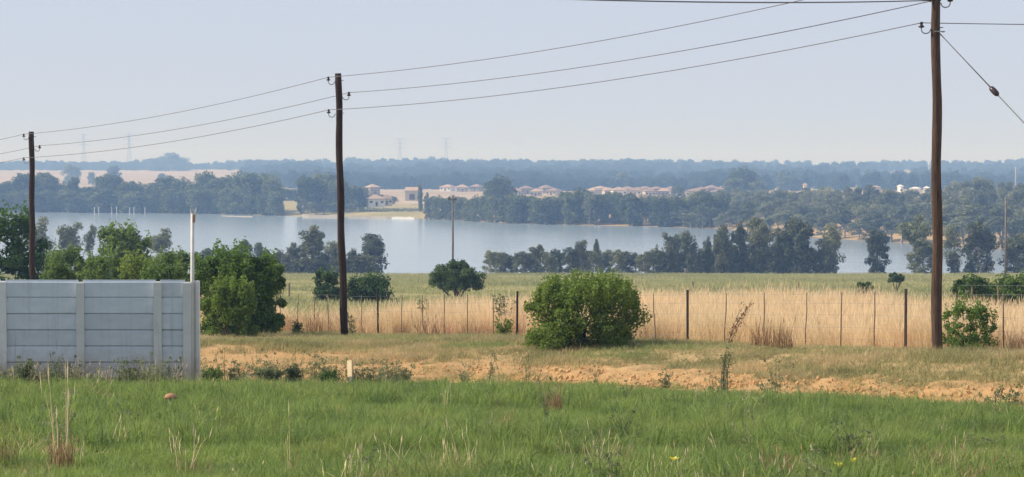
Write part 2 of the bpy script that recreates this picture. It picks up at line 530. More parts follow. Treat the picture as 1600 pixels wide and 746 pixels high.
def limb(mb, p0, p1, r0, r1, bend, n=5, seg=4):
    p0, p1 = Vector(p0), Vector(p1)
    P = []
    off = Vector((random.uniform(-1, 1), random.uniform(-1, 1), random.uniform(0, 0.6))) * bend
    for i in range(seg + 1):
        t = i / seg
        P.append(p0.lerp(p1, t) + off * math.sin(math.pi * t))
    mb.tube(P, [r0 + (r1 - r0) * i / seg for i in range(seg + 1)], n)
    return P

def gum_meshes(i, leafmat, H=10.0, spread=2.6, low=0.3, nclump=13, leaves=120, size=0.46, dense=False, barkm='bark', tall=1.0):
    random.seed(100 + i)
    tb, cb = MB(), MB()
    lean = Vector((random.uniform(-0.5, 0.5), random.uniform(-0.5, 0.5), 0))
    fork = H * random.uniform(0.28, 0.45)
    tr = 0.19 if not dense else 0.2
    limb(tb, (0, 0, -0.6), lean * 0.5 + Vector((0, 0, fork)), tr, tr * 0.72, 0.15, 6, 5)
    cl = []
    nl = random.randint(4, 6)
    for k in range(nl):
        an = 2 * math.pi * (k + random.uniform(-0.3, 0.3)) / nl
        hh = H * random.uniform(0.62, 0.92) if k else H * 0.93
        rr = spread * random.uniform(0.35, 0.85) * (0.3 if k == 0 else 1) * (1.25 - 0.55 * hh / H)
        e = lean + Vector((math.cos(an) * rr, math.sin(an) * rr, hh))
        P = limb(tb, lean * 0.5 + Vector((0, 0, fork * random.uniform(0.8, 1.0))), e, tr * 0.6, 0.03, 0.4, 5, 5)
        for q in (3, 4, 5):
            if random.random() < 0.9:
                c = P[q] + Vector((random.uniform(-0.4, 0.4), random.uniform(-0.4, 0.4), random.uniform(-0.2, 0.4)))
                s = random.uniform(0.6, 1.1) * spread / 2.6
                cl.append((tuple(c), (s, s, s * random.uniform(0.6, 1.1) * tall), leaves, random.uniform(0.3, 0.75)))
    nfill = 30 if dense else max(4, nclump - len(cl))
    for k in range(nfill):
        z = H * (low + (0.9 - low) * ((k + random.random()) / nfill))
        zc = (z / H - (low + 0.36 * (1 - low))) / (0.62 * (1 - low))
        env = spread * (0.88 if dense else 0.8) * math.sqrt(max(0.08, 1 - zc * zc * 0.85)) * random.uniform(0.8, 1.12)
        an = k * 2.4 + random.uniform(-0.6, 0.6)
        rr = env * math.sqrt(random.uniform(0.2, 0.85))
        s = random.uniform(0.65, 1.15) * spread / 2.6
        c = lean * (z / H) + Vector((math.cos(an) * rr, math.sin(an) * rr, z))
        limb(tb, lean * 0.4 + Vector((0, 0, min(z * 0.85, H * 0.8))), c, 0.05, 0.02, 0.15, 4, 2)
        cl.append((tuple(c), (s, s, s * 0.95 * tall), int(leaves * random.uniform(0.7, 1.2)), random.uniform(0.2, 0.7)))
    leaf_cloud(cb, cl, size, 500 + i, droop=0.6, shell=0.4)
    return tb.mesh('trunk', M[barkm], True), cb.mesh('crown', leafmat)

GUM = [gum_meshes(i, M['gum'], spread=[2.5, 3.0, 2.3, 2.9, 2.6, 3.1][i], low=[.14, .2, .08, .16, .1, .2][i], nclump=22, leaves=95, size=0.48) for i in range(6)]
GUMD = [gum_meshes(20 + i, M['gumdark'], spread=[2.6, 3.0, 2.4, 2.8][i], low=0.03, leaves=90, size=0.50, dense=True) for i in range(4)]
FAR = [gum_meshes(40 + i, M['farleaf'], spread=[2.8, 3.3, 2.6, 3.5, 3.0][i], low=[.05, .03, .1, .03, .12][i], leaves=62, size=0.66, dense=True) for i in range(5)]
OPEN = [gum_meshes(60 + i, M['gum'], spread=[3.0, 2.6, 3.3][i], low=0.36, nclump=17, leaves=90, size=0.45) for i in range(3)]
WOOD = [gum_meshes(90 + i, M['woodleaf'], spread=[2.4, 3.0, 2.7][i], low=[.12, .18, .1][i], nclump=22, leaves=75, size=0.58) for i in range(3)]
CYP = [gum_meshes(70 + i, M['farleaf'], spread=1.3, low=0.08, nclump=16, leaves=80, size=0.6, dense=True, tall=1.6) for i in range(2)]

def tree(meshes, px, ytop, d, wpx, label, group=None, name='gum_tree', cat='tree', nomw=4.7, zoff=0.0, nomH=10.0):
    x = xat(px, d)
    zb = g1(x, d) + zoff
    H = zat(ytop, d) - zb
    W = wpx / F * d
    sz = H / (nomH * 1.04)
    sx = W / nomw
    o = thing(name, label, cat, (x, d, zb), random.uniform(0, 6.28), group, (sx, sx, sz))
    t = new_obj('trunk', meshes[0], o)
    c = new_obj('crown', meshes[1], o)
    return o

random.seed(11)
for i in range(16):
    px = 362 + i * 14.5 + random.uniform(-4, 4)
    tree(GUMD[i % 4], px, 397 + random.uniform(-5, 7), 346 + (i * 5) % 14, random.uniform(24, 32), 'low gum in the short near shore row right of the corner bush, under taller gums', 'low gums of the short left shore row')
# --- gums along the near shore, left of the tall middle pole
L = [
 (64, 334, 352, 44, OPEN, 'tall grey gum tree just right of the left wooden pole, water behind it'),
 (107, 341, 356, 46, OPEN, 'wispy open gum tree standing alone against the water above the left bushes'),
 (144, 347, 360, 20, OPEN, 'narrow wispy gum tree between the open gum and the domed green tree'),
 (247, 353, 352, 50, GUM, 'grey gum tree with rounded crown at right side of the domed green tree'),
 (322, 385, 362, 30, GUM, 'low pale gum tree against the water just right of the white pole'),
 (346, 388, 366, 26, GUM, 'small pale gum tree between the white pole and the leafy corner bush'),
 (381, 373, 356, 30, GUMD, 'dark gum tree rising behind the top of the leafy corner bush'),
 (408, 377, 358, 30, GUM, 'gum tree with pointed top just right of the dark gum by the corner bush'),
 (436, 390, 360, 30, GUMD, 'low gum tree filling the gap between corner bush and the tallest shore gum'),
 (462, 376, 356, 34, GUM, 'gum tree leaning on the left flank of the tallest left shore gum'),
 (489, 349, 352, 46, GUMD, 'tallest broad gum tree left of the middle wooden pole, on the near shore'),
 (521, 376, 356, 34, GUM, 'gum tree on the near shore right against the middle wooden pole, left side'),
 (551, 388, 358, 26, GUMD, 'low dark gum tree on the near shore just right of the middle wooden pole'),
 (580, 361, 354, 40, GUMD, 'isolated dark column-shaped gum tree right of the middle wooden pole'),
]
for i, (px, yt, d, wp, kind, lab) in enumerate(L):
    tree(kind[i % len(kind)], px, yt, d, wp, lab, 'gum trees along the near shore')
# --- gums along the near shore, right of the round thorn tree
lowrow = []
px = 764.0
while px < 1300:
    lowrow.append((px, float(np.interp(px, [764, 800, 850, 890, 940, 1000, 1060, 1130, 1200, 1300], [391, 392, 390, 386, 390, 391, 388, 384, 382, 386])), random.uniform(22, 29)))
    px += random.uniform(10, 15)
for i, (px, yt, wp) in enumerate(lowrow):
    k = GUMD if (px > 1010 or i % 3 == 2) else GUM
    tree(k[i % len(k)], px, yt + random.uniform(-3, 3), 350 + (i * 7) % 22, wp * 1.15, 'lower gum of the dense near shore row, %s' % ('left of the big bush' if px < 812 else 'over the big bush' if px < 1020 else 'under the tall dark gums'),
         'low gums in the near shore row')
L = [
 (843, 379, 356, 32, GUM, 'rounded gum tree standing over the left end of the near shore row'),
 (908, 370, 354, 30, OPEN, 'gum tree with domed top above the near shore row, behind the big bush'),
 (931, 371, 358, 15, GUM, 'thin upright gum tree right beside the domed one behind the big bush'),
 (1026, 379, 360, 12, OPEN, 'tiny thin topped gum poking above the near shore row before the tall cluster'),
 (1052, 358, 356, 34, OPEN, 'pale open gum tree at the left of the tall dark near shore cluster'),
 (1074, 360, 360, 28, GUM, 'pale gum tree just right of the open one in the near shore row'),
 (1106, 367, 358, 16, GUMD, 'slim dark gum tree with small round top against the lake'),
 (1131, 346, 354, 30, GUMD, 'dark gum tree left of the tallest dark pair in the near shore row'),
 (1157, 347, 360, 30, GUMD, 'dark gum tree between slim gum and the twin-topped dark gum'),
 (1182, 334, 354, 38, GUMD, 'tall twin-topped dark gum tree in the middle of the near shore row'),
 (1216, 352, 362, 30, GUM, 'greyer gum tree behind the tall dark gum trees of the near shore row'),
 (1246, 336, 352, 50, GUMD, 'broad tall dark gum tree with pale trunk near right end of the shore row'),
 (1300, 344, 352, 46, OPEN, 'gum tree with leaning crown and bare pale trunk ending the shore row'),
 (1297, 395, 350, 26, GUMD, 'small dark gum at foot of the leaning bare-trunked gum'),
 (1371, 356, 352, 40, GUMD, 'single gum tree standing alone with water on both sides, left of near pole'),
 (1432, 331, 350, 52, GUM, 'large gum tree touching the left side of the nearest wooden pole'),
 (1443, 372, 346, 44, GUMD, 'lower dark gum tree at the left foot of the nearest wooden pole'),
 (1487, 352, 352, 26, GUM, 'narrow gum tree just right of the nearest wooden pole, over the hedge'),
 (1492, 392, 346, 22, GUMD, 'short green gum tree under the narrow one right of the nearest pole'),
 (1527, 341, 350, 48, GUMD, 'big full gum tree between the nearest pole and the thin distant pole'),
 (1551, 412, 346, 10, GUM, 'tiny sapling on the shore between big full gum and thin distant pole'),
 (1592, 361, 350, 44, GUMD, 'gum tree cut by the right frame edge beside the thin distant pole'),
]
for i, (px, yt, d, wp, kind, lab) in enumerate(L):
    tree(kind[i % len(kind)], px, yt, d, wp, lab, 'gum trees along the near shore')

# --- far shore, left block
sk_l = [(4,283,26),(18,281,26),(34,268,30),(50,270,26),(66,266,24),(80,270,24),(96,284,22),(114,274,18),(130,291,24),(146,290,22),(163,272,24),(180,271,26),(202,281,28),(222,284,26),(242,283,28),(262,274,32),(282,277,30),(300,285,24),(319,266,26),(338,275,26),(352,273,26),(372,268,28),(388,266,26),(408,268,34),(426,276,26)]
for i, (px, yt, wp) in enumerate(sk_l):
    d = float(shore(np.array([xat(px, 1000)]), np.array([1000.0]))[0]) + 16 + (i * 13) % 22
    tree(FAR[i % 5], px, yt, d, wp * 1.2, 'tall tree of the hazy far left shore line, %s' % ('at its left end' if px < 60 else 'between left pole and dark squat tree' if px < 165 else 'just right of the dark squat tree' if px < 302 else 'in its tall right end'),
         'tall trees on the far left shore', name='shore_tree')
for i in range(40):
    px = i * 11 + random.uniform(-3, 3)
    d = float(shore(np.array([xat(px, 1000)]), np.array([1000.0]))[0]) + 2 + random.uniform(0, 8)
    tree(FAR[i % 5], px, 298 + random.uniform(-6, 8), d, random.uniform(20, 30), 'lower tree at the water edge of the far left shore, %s' % ('left of the white posts' if px < 140 else 'behind the white posts' if px < 235 else 'right of the white posts'),
         'low trees on the far left shore', name='shore_tree')
# --- far shore, middle groups
L = [(474,272,960,20),(487,276,968,26),(500,268,975,28),(514,270,980,30),(527,276,965,24),(541,284,970,26),(556,288,985,24),(568,291,990,16)]
for i, (px, yt, d, wp) in enumerate(L):
    tree(FAR[(i*2) % 5], px, yt, d, wp * 1.2, 'far shore tree in the clump behind the middle pole, %s it' % ('left of' if px < 530 else 'right of'), 'clump left of the lakeside house', name='shore_tree')
for i, (px, yt, wp) in enumerate([(484,314,16),(494,316,18),(506,313,18),(518,315,20),(530,316,18),(546,318,16)]):
    tree(GUM[i % 6], px, yt, 948 + i, wp * 1.1, 'short pale waterside tree under the clump behind the middle wooden pole', 'short pale waterside trees', name='shore_tree')
for i, (px, yt, wp) in enumerate([(446,294,18),(458,295,20),(470,293,16)]):
    tree(FAR[(i+1) % 5], px, yt, 1180 + 10*i, wp * 1.3, 'low dark tree behind the small bright meadow on the far shore', 'trees behind the meadow', name='shore_tree')
L = [(596,303,1120,12,'bushy tree behind the roof of the small white lakeside house'),(608,306,1100,16,'rounded bush-like tree right of the small white lakeside house'),
     (560,300,1080,20,'dark tree at left end of the small white lakeside house')]
for i, (px, yt, d, wp, lab) in enumerate(L):
    tree(FAR[(i*3) % 5], px, yt, d, wp * 1.3, lab, name='shore_tree')
tree(CYP[0], 657, 286, 960, 9, 'slim dark cypress right beside the cream barn on the far shore', name='cypress_tree', nomw=2.8)
tree(CYP[1], 666, 300, 930, 10, 'slim dark cypress at left end of the far shore wood', name='cypress_tree', nomw=2.8)
ptop = [(672,306),(684,305),(696,308),(708,304),(720,306),(732,308),(744,305),(757,303),(770,303)]
for i, (px, yt) in enumerate(ptop):
    d = float(shore(np.array([xat(px, 870)]), np.array([870.0]))[0]) + 3
    tree(FAR[i % 5], px, yt, d, 20, 'even-topped tree in the straight far shore row around the thin distant pole', 'even-topped far shore row', name='shore_tree')
tree(FAR[1], 781, 274, 905, 40, 'tall tree towering above the far shore row right of the thin distant pole', name='shore_tree')
tree(FAR[3], 770, 288, 900, 26, 'second tallest tree at left flank of the towering far shore tree', name='shore_tree')
for i in range(34):
    px = 790 + i * 10.2 + random.uniform(-2, 2)
    d = float(shore(np.array([xat(px, 800)]), np.array([800.0]))[0]) + 4 + random.uniform(0, 20)
    yt = np.interp(px, [790, 815, 850, 880, 915, 940, 985, 1020, 1060, 1090, 1110, 1130, 1150], [300, 304, 307, 301, 292, 302, 300, 306, 304, 297, 301, 298, 296]) + random.uniform(-4, 5)
    k = OPEN if (i % 4 == 1 and px > 920) else FAR
    tree(k[i % len(k)], px, yt, d, random.uniform(24, 32), 'far shore row tree %s the red-roofed houses' % ('left of most of' if px < 915 else 'just below the middle of' if px < 1050 else 'below the right end of'), 'far shore row below the houses', name='shore_tree')
L = [(917,293,830,16,CYP,'dark slim pointed tree in front of the left red-roofed houses'),(1060,288,1150,16,FAR,'dark round-topped tree standing among the red-roofed houses'),
     (973,268,1600,20,FAR,'lone square-topped tree rising behind the red-roofed houses'),(1093,281,1500,14,FAR,'small round tree beyond the right end of the red-roofed houses'),
     (868,281,1560,18,FAR,'round tree just behind the left red-roofed houses'),(836,286,1560,26,FAR,'flat-topped tree behind the leftmost red-roofed houses'),
     (1162,261,1180,36,FAR,'largest domed tree on the skyline beyond the far shore wood'),(1146,277,1150,30,FAR,'broad tree on the left flank of the largest domed skyline tree'),
     (1182,281,1150,22,FAR,'tree on the right flank of the largest domed skyline tree'),(1219,266,1500,10,CYP,'slim column tree on the skyline right of the domed tree'),
     (1238,275,1500,26,FAR,'sloping wide tree right of the slim skyline column tree'),(170,272,1280,30,FAR,'dark squat tree standing in the pale hillside field at far left'),
     (178,258,1900,18,FAR,'blue hazy tree behind the dark squat hillside tree'),(112,256,1950,18,FAR,'blue hazy tree pair standing up from the pale hillside field'),
     (143,268,1900,9,FAR,'small faint tree in the middle of the pale hillside field'),(243,247,2900,20,FAR,'left low tree of the blue clump standing out on the left skyline'),(257,243,2920,20,FAR,'second tree of the blue clump standing out on the left skyline'),(270,237,2900,22,FAR,'highest domed tree of the blue clump on the left skyline'),(283,245,2930,18,FAR,'right falling tree of the blue clump on the left skyline'),
     (253,270,1900,10,FAR,'small faint tree on the right part of the pale hillside field')]
for i, (px, yt, d, wp, k, lab) in enumerate(L):
    tree(k[i % len(k)], px, yt, d, wp * 1.2, lab, name='distant_tree', nomw=2.6 if k is CYP else 4.7)
# --- the wood on the right
random.seed(5)
ntree = 0
for row in range(7):
    px = 1068 + row * 5
    while px < 1650:
        x = xat(px, 650)
        s = float(shore(np.array([x]), np.array([650.0]))[0])
        d = s + 4 + row * 34 + random.uniform(-9, 9)
        top = np.interp(px, [1060, 1100, 1200, 1300, 1380, 1450, 1540, 1600, 1650], [304, 303, 297, 293, 296, 298, 280, 286, 288])
        front = np.interp(px, [1060, 1300, 1600], [322, 336, 338])
        yt = front + (top - front) * (row / 6.0) ** 0.8 + random.uniform(-10, 9)
        wp = random.uniform(20, 42) * 650 / d
        place = 'at its left end' if px < 1200 else 'in its middle stretch' if px < 1400 else 'behind the nearest pole' if px < 1485 else 'at its right end'
        rank = 'at the waterside' if row == 0 else 'on the top edge' if row >= 5 else 'in the thick'
        lab = 'gum tree %s of the right bank wood, %s' % (rank, place)
        k = [GUM, WOOD, WOOD, OPEN][random.randrange(4)] if row else [GUM, OPEN, WOOD][random.randrange(3)]
        tree(k[random.randrange(len(k))], px, yt, d, wp * 1.15, lab, 'trees of the right far bank wood', name='wood_tree')
        ntree += 1
        px += random.uniform(17, 27) * 650 / d * (1.0 if row else 0.8)
print('wood trees', ntree)

# ------------------------------------------------------------------ scatter through geometry nodes (stuff only)
def scatter(name, P, rot, scl, idx, tint, protos, label=None, group=None):
    me = bpy.data.meshes.new(name)
    n = len(P)
    me.vertices.add(n)
    me.vertices.foreach_set('co', np.asarray(P, np.float32).reshape(-1))
    a = me.attributes.new('rot', 'FLOAT_VECTOR', 'POINT'); a.data.foreach_set('vector', np.asarray(rot, np.float32).reshape(-1))
    a = me.attributes.new('scl', 'FLOAT_VECTOR', 'POINT'); a.data.foreach_set('vector', np.asarray(scl, np.float32).reshape(-1))
    a = me.attributes.new('idx', 'INT', 'POINT'); a.data.foreach_set('value', np.asarray(idx, np.int32))
    a = me.attributes.new('tint', 'FLOAT', 'POINT'); a.data.foreach_set('value', np.asarray(tint, np.float32))
    o = new_obj(name, me)
    g = bpy.data.node_groups.new(name, 'GeometryNodeTree')
    g.interface.new_socket('Geometry', in_out='INPUT', socket_type='NodeSocketGeometry')
    g.interface.new_socket('Geometry', in_out='OUTPUT', socket_type='NodeSocketGeometry')
    gi, go = g.nodes.new('NodeGroupInput'), g.nodes.new('NodeGroupOutput')
    gt = g.nodes.new('GeometryNodeGeometryToInstance')
    for pm in reversed(protos):
        po = bpy.data.objects.new('tuft', pm)
        oi = g.nodes.new('GeometryNodeObjectInfo')
        oi.inputs['Object'].default_value = po
        oi.inputs['As Instance'].default_value = False
        g.links.new(oi.outputs['Geometry'], gt.inputs[0])
    ip = g.nodes.new('GeometryNodeInstanceOnPoints')
    ip.inputs['Pick Instance'].default_value = True
    def named(nm, t):
        q = g.nodes.new('GeometryNodeInputNamedAttribute'); q.data_type = t; q.inputs['Name'].default_value = nm
        return q.outputs['Attribute']
    g.links.new(gi.outputs[0], ip.inputs['Points'])
    g.links.new(gt.outputs[0], ip.inputs['Instance'])
    g.links.new(named('idx', 'INT'), ip.inputs['Instance Index'])
    er = g.nodes.new('FunctionNodeEulerToRotation')
    g.links.new(named('rot', 'FLOAT_VECTOR'), er.inputs[0])
    g.links.new(er.outputs[0], ip.inputs['Rotation'])
    g.links.new(named('scl', 'FLOAT_VECTOR'), ip.inputs['Scale'])
    g.links.new(ip.outputs[0], go.inputs[0])
    md = o.modifiers.new('scatter', 'NODES'); md.node_group = g
    tag(o, label, None, group, 'stuff')
    return o

def blades(mb, n, rad, h, wid, lean, seed, tone=(0.5, 0.25), curve=0.5, base=(0, 0, 0), seg=2, head=0.0):
    r = np.random.default_rng(seed)
    for k in range(n):
        an, rr = r.random() * 6.283, rad * math.sqrt(r.random())
        b = np.array([base[0] + rr * math.cos(an), base[1] + rr * math.sin(an), base[2] - 0.02])
        la = r.random() * 6.283
        ln = abs(r.normal()) * lean
        H = h * (0.55 + 0.6 * r.random())
        dv = np.array([math.cos(la), math.sin(la), 0.0])
        fa = r.random() * 6.283
        wv = np.array([math.cos(fa), math.sin(fa), 0.0]) * wid * 0.5 * (0.7 + 0.6 * r.random())
        V = []
        for i in range(seg):
            t = i / seg
            c = b + np.array([0, 0, H * t]) + dv * ln * H * t ** (1 + curve)
            V += [c - wv * (1 - 0.45 * t), c + wv * (1 - 0.45 * t)]
        V.append(b + np.array([0, 0, H * (1 - 0.25 * ln)]) + dv * ln * H)
        Fc = [(2*i, 2*i+1, 2*i+3, 2*i+2) for i in range(seg-1)] + [(2*seg-2, 2*seg-1, 2*seg)]
        tn = min(1, max(0, r.normal() * tone[1] + tone[0]))
        mb.add(V, Fc, tn)
        if head and r.random() < head:
            c = V[-1]
            hv = np.array([wv[0], wv[1], 0]) * 1.6
            up = np.array([dv[0] * ln * 0.5, dv[1] * ln * 0.5, 1.0]) * H * 0.13
            mb.add([c - up, c + hv, c + up, c - hv], [(0, 1, 2, 3)], min(1, tn + 0.15))
    return mb

def noisefield(P, s, seed):
    return vnoise(P[:, 0] * s + 100, P[:, 1] * s + 100, seed)

def tuft_arrays(P, hs, r, wob=0.18, wide=1.0):
    n = len(P)
    rot = np.stack([r.normal(size=n) * wob, r.normal(size=n) * wob, r.random(n) * 6.283], 1)
    scl = np.stack([wide * (0.8 + 0.4 * r.random(n)), wide * (0.8 + 0.4 * r.random(n)), hs], 1)
    return rot, scl

# --- green foreground grass
GR = [blades(MB(), 34, 0.15, 0.17, 0.0085, 0.55, 900 + i, (0.5, 0.28), 0.7).mesh('grass_tuft', M['grass']) for i in range(5)]
r = np.random.default_rng(21)
def fan_points(n, y0, y1, halft, extra, r, power=1.0):
    """points spread evenly over the ground inside the view fan"""
    u = r.random(n)
    a, b = y0 + 10, y1 + 10
    y = np.sqrt(a*a + (b*b - a*a) * u ** power) - 10
    x = (r.random(n) * 2 - 1) * (halft * y + extra)
    return x, y
x, y = fan_points(28500, 12.5, 41.5, 0.280, 1.5, r)
P = np.stack([x, y], 1)
t = y - edge(x)
ragged = (noisefield(P, 0.9, 31) - 0.5) * 1.0
keep = t < -1.15 + ragged
keep |= (t < 0.6) & (r.random(len(x)) < 0.10)
for fx, fy in (ground_hit(267, 638), ground_hit(548, 601)):      # the grass is thin in front of the mushroom and the stake
    keep &= ~((np.abs(x - fx) < 0.22) & (y > fy - 1.3) & (y < fy + 0.3))
P = P[keep]; n = len(P)
z = gz(P[:, 0], P[:, 1])
hs = 0.42 + 1.9 * (noisefield(P, 0.6, 33) * noisefield(P, 2.1, 34)) ** 1.2 + 0.25 * r.random(n)
hs = hs * (0.5 + 0.5 * ss(-(P[:, 1] - edge(P[:, 0])), 1.0, 5.0))
rot, scl = tuft_arrays(P, hs, r, 0.30)
scatter('green_grass', np.c_[P, z], rot, scl, r.integers(0, 5, n), np.clip(0.75 * noisefield(P, 1.6, 35) + 0.16 * r.normal(size=n) + 0.12, 0, 1), GR)
BG = [blades(MB(), 60, 0.16, 0.32, 0.011, 0.75, 930 + i, (0.35, 0.25), 1.0, seg=3).mesh('big_tuft', M['grass']) for i in range(3)]
k = r.random(n) < 0.10 * (noisefield(P, 0.35, 36) > 0.42)
P2 = P[k] + 0.03; n2 = len(P2)
rot, scl = tuft_arrays(P2, (0.6 + 0.7 * r.random(n2)) * (0.45 + 0.55 * ss(-(P2[:, 1] - edge(P2[:, 0])), 1.5, 6.0)), r, 0.2, 1.1)
scatter('grass_clumps', np.c_[P2, gz(P2[:, 0], P2[:, 1])], rot, scl, r.integers(0, 3, n2), r.random(n2) * 0.9, BG)

# --- weeds and dead stalks mixed into the nearest grass and along the track edge
def weed_mesh(seed, h, n_stem, leaf, mat, nleaf, spread=0.25):
    random.seed(seed)
    mb = MB(); cl = []
    for k in range(n_stem):
        an = random.uniform(0, 6.28); rr = random.uniform(0, spread)
        hh = h * random.uniform(0.5, 1.05)
        e = Vector((math.cos(an) * rr, math.sin(an) * rr, hh))
        Pp = limb(mb, (math.cos(an) * rr * 0.2, math.sin(an) * rr * 0.2, -0.03), e, 0.006, 0.002, 0.04, 3, 3)
        for q in (1, 2, 3):
            cl.append((tuple(Pp[q]), (leaf * 1.6, leaf * 1.6, hh * 0.16), nleaf, random.uniform(0.25, 0.75)))
    leaf_cloud(mb, cl, leaf, seed, shell=0.2)
    return mb.mesh('weed', M[mat])
WD = [weed_mesh(300 + i, [0.35, 0.5, 0.28, 0.42][i], [5, 4, 7, 5][i], [0.042, 0.03, 0.036, 0.034][i], 'weed_i', 13) for i in range(4)]
x, y = fan_points(130, 14, 40, 0.280, 1.5, r)
t = y - edge(x)
pr = np.where(t < -2, 0.15 + 0.75 * (y < 22) * vnoise(x * 0.5, y * 0.5, 41), 0.0)
keep = r.random(len(x)) < pr
x1, y1 = x[keep], y[keep]
xe = np.r_[r.uniform(-12, -2, 130), r.uniform(-2, 9, 14)]
ye = edge(xe) - 0.9 + r.normal(size=144) * 0.35
k2 = xe < -5.95                       # along the wall foot
ye = np.where(k2, 37.6 - np.abs(r.normal(size=144)) * 0.35, ye)
P = np.stack([np.r_[x1, xe], np.r_[y1, ye]], 1)
fx, fy = ground_hit(548, 601)
P = P[~((np.abs(P[:, 0] - fx) < 0.35) & (P[:, 1] < fy + 0.1))]; n = len(P)
rot, scl = tuft_arrays(P, 0.6 + 0.8 * r.random(n), r, 0.12)
scatter('low_weeds', np.c_[P, gz(P[:, 0], P[:, 1])], rot, scl, r.integers(0, 4, n), r.random(n), WD)

# --- sparse straw stalks standing in the green grass
STK = [blades(MB(), 7, 0.10, 0.48, 0.007, 0.32, 950 + i, (0.6, 0.25), 0.8, seg=3, head=0.7).mesh('straw_stalks', M['straw_i']) for i in range(3)]
x, y = fan_points(260, 13, 39, 0.280, 1.5, r)
t = y - edge(x)
keep = (t < -0.3) & (r.random(len(x)) < np.where(y < 21, 0.95, 0.18))
P = np.stack([x[keep], y[keep]], 1)
xw = r.uniform(-12, -5.6, 60); P = np.r_[P, np.stack([xw, 37.7 - np.abs(r.normal(size=60)) * 0.3], 1)]
n = len(P)
rot, scl = tuft_arrays(P, 0.5 + 0.6 * r.random(n), r, 0.15)
scatter('straw_stalks', np.c_[P, gz(P[:, 0], P[:, 1])], rot, scl, r.integers(0, 3, n), r.random(n), STK)

# --- dead brown thatch among the nearest grass
TH = [blades(MB(), 26, 0.16, 0.22, 0.008, 0.6, 1080 + i, (0.45, 0.3), 0.9, head=0.1).mesh('thatch_tuft', M['russet_i']) for i in range(3)]
x, y = fan_points(2600, 12.5, 38, 0.280, 1.5, r)
P = np.stack([x, y], 1)
pr = (noisefield(P, 0.9, 45) > 0.60) * (0.15 + 0.6 * (y < 21) + 0.25 * (x > 1.5))
P = P[(r.random(len(x)) < pr) & (y - edge(x) < -2.0)]; n = len(P)
rot, scl = tuft_arrays(P, 0.5 + 0.8 * r.random(n), r, 0.25)
scatter('dead_thatch', np.c_[P, gz(P[:, 0], P[:, 1])], rot, scl, r.integers(0, 3, n), r.random(n), TH)

# --- thin grass on the dirt bank
BK = [blades(MB(), 26, 0.2, 0.15, 0.010, 0.8, 970 + i, (0.5, 0.3), 0.7).mesh('bank_grass_tuft', M['bankgrass_i']) for i in range(4)]
n0 = 30000
x = r.uniform(-9.5, 17, n0); y = edge(x) + r.uniform(0.2, 25, n0)
P = np.stack([x, y], 1)
t = y - edge(x)
# the fence line, measured along the bank
FA, FB = np.array([-4.05, 61.7]), np.array([8.33, 43.2])
FD = (FB - FA) / np.linalg.norm(FB - FA); FN = np.array([-FD[1], FD[0]])
def fence_dist(P): return (P - FA) @ FN
fd = fence_dist(P)
left = 1 - ss(x, -5.0, -3.0)
dens = ss(t + (noisefield(P, 0.5, 51) - 0.5) * 3.4 - soil_extent(x), -1.2, 2.4) * 0.95 + 0.12 + 0.35 * (noisefield(P, 0.8, 55) > 0.66)
keep = (fd < 0.4) & (r.random(n0) < dens) & (np.abs(x) < 0.285 * y + 1.5)
P = P[keep]; n = len(P)
t = P[:, 1] - edge(P[:, 0])
hs = 0.35 + 1.3 * noisefield(P, 0.9, 52) * noisefield(P, 0.33, 54) * 1.6 * ss(t, 1, 6) + 0.3 * r.random(n)
rot, scl = tuft_arrays(P, hs, r, 0.2)
scatter('bank_grass', np.c_[P, gz(P[:, 0], P[:, 1])], rot, scl, r.integers(0, 4, n), np.clip(noisefield(P, 0.8, 53) + 0.2 * r.normal(size=n), 0, 1), BK)

# --- tall golden grass behind the fence
TG = [blades(MB(), 46, 0.30, 0.92, 0.0085, 0.30, 1000 + i, (0.55, 0.28), 0.9, seg=3, head=0.22).mesh('tall_grass_tuft', M['straw_i']) for i in range(5)]
def field_points(n, y0, y1):
    x, y = fan_points(n, y0, y1, 0.29, 2.0, r)
    P = np.stack([x, y], 1)
    return P[fence_dist(P) > 0.1]
P = np.r_[field_points(18500, 36, 80), field_points(9000, 72, 112)]
lim = 77 + (noisefield(P, 0.16, 61) - 0.5) * 22 + np.interp(P[:, 0] / P[:, 1], [0.0, 0.06, 0.17, 0.20, 0.25], [0, 14, 16, -2, -4])
P = P[P[:, 1] < lim]; n = len(P)
lump = noisefield(P, 0.22, 62)
hs = (0.40 + 0.55 * lump + 0.55 * noisefield(P, 0.75, 67)) * (0.75 + 0.4 * r.random(n))
rot, scl = tuft_arrays(P, hs, r, 0.15)
scl[:, :2] *= np.interp(P[:, 1], [45, 90, 150], [1.0, 1.5, 2.4])[:, None]
scatter('golden_grass', np.c_[P, gz(P[:, 0], P[:, 1])], rot, scl, r.integers(0, 5, n), np.clip(0.45 + 0.5 * (lump - 0.4) + 0.25 * r.normal(size=n), 0, 1), TG)

RT = [blades(MB(), 30, 0.22, 0.5, 0.012, 0.3, 1060 + i, (0.5, 0.3), 0.9, seg=3, head=0.2).mesh('russet_tuft', M['russet_i']) for i in range(3)]
sF = r.uniform(-9, 30, 900); oF = np.abs(r.normal(size=900)) * 0.8 + 0.05
P = FA + sF[:, None] * FD + oF[:, None] * FN
P = P[noisefield(P, 0.7, 66) > 0.50]; n = len(P)
rot, scl = tuft_arrays(P, 0.5 + 0.8 * r.random(n), r, 0.12)
scatter('russet_grass', np.c_[P, gz(P[:, 0], P[:, 1])], rot, scl, r.integers(0, 3, n), r.random(n), RT)

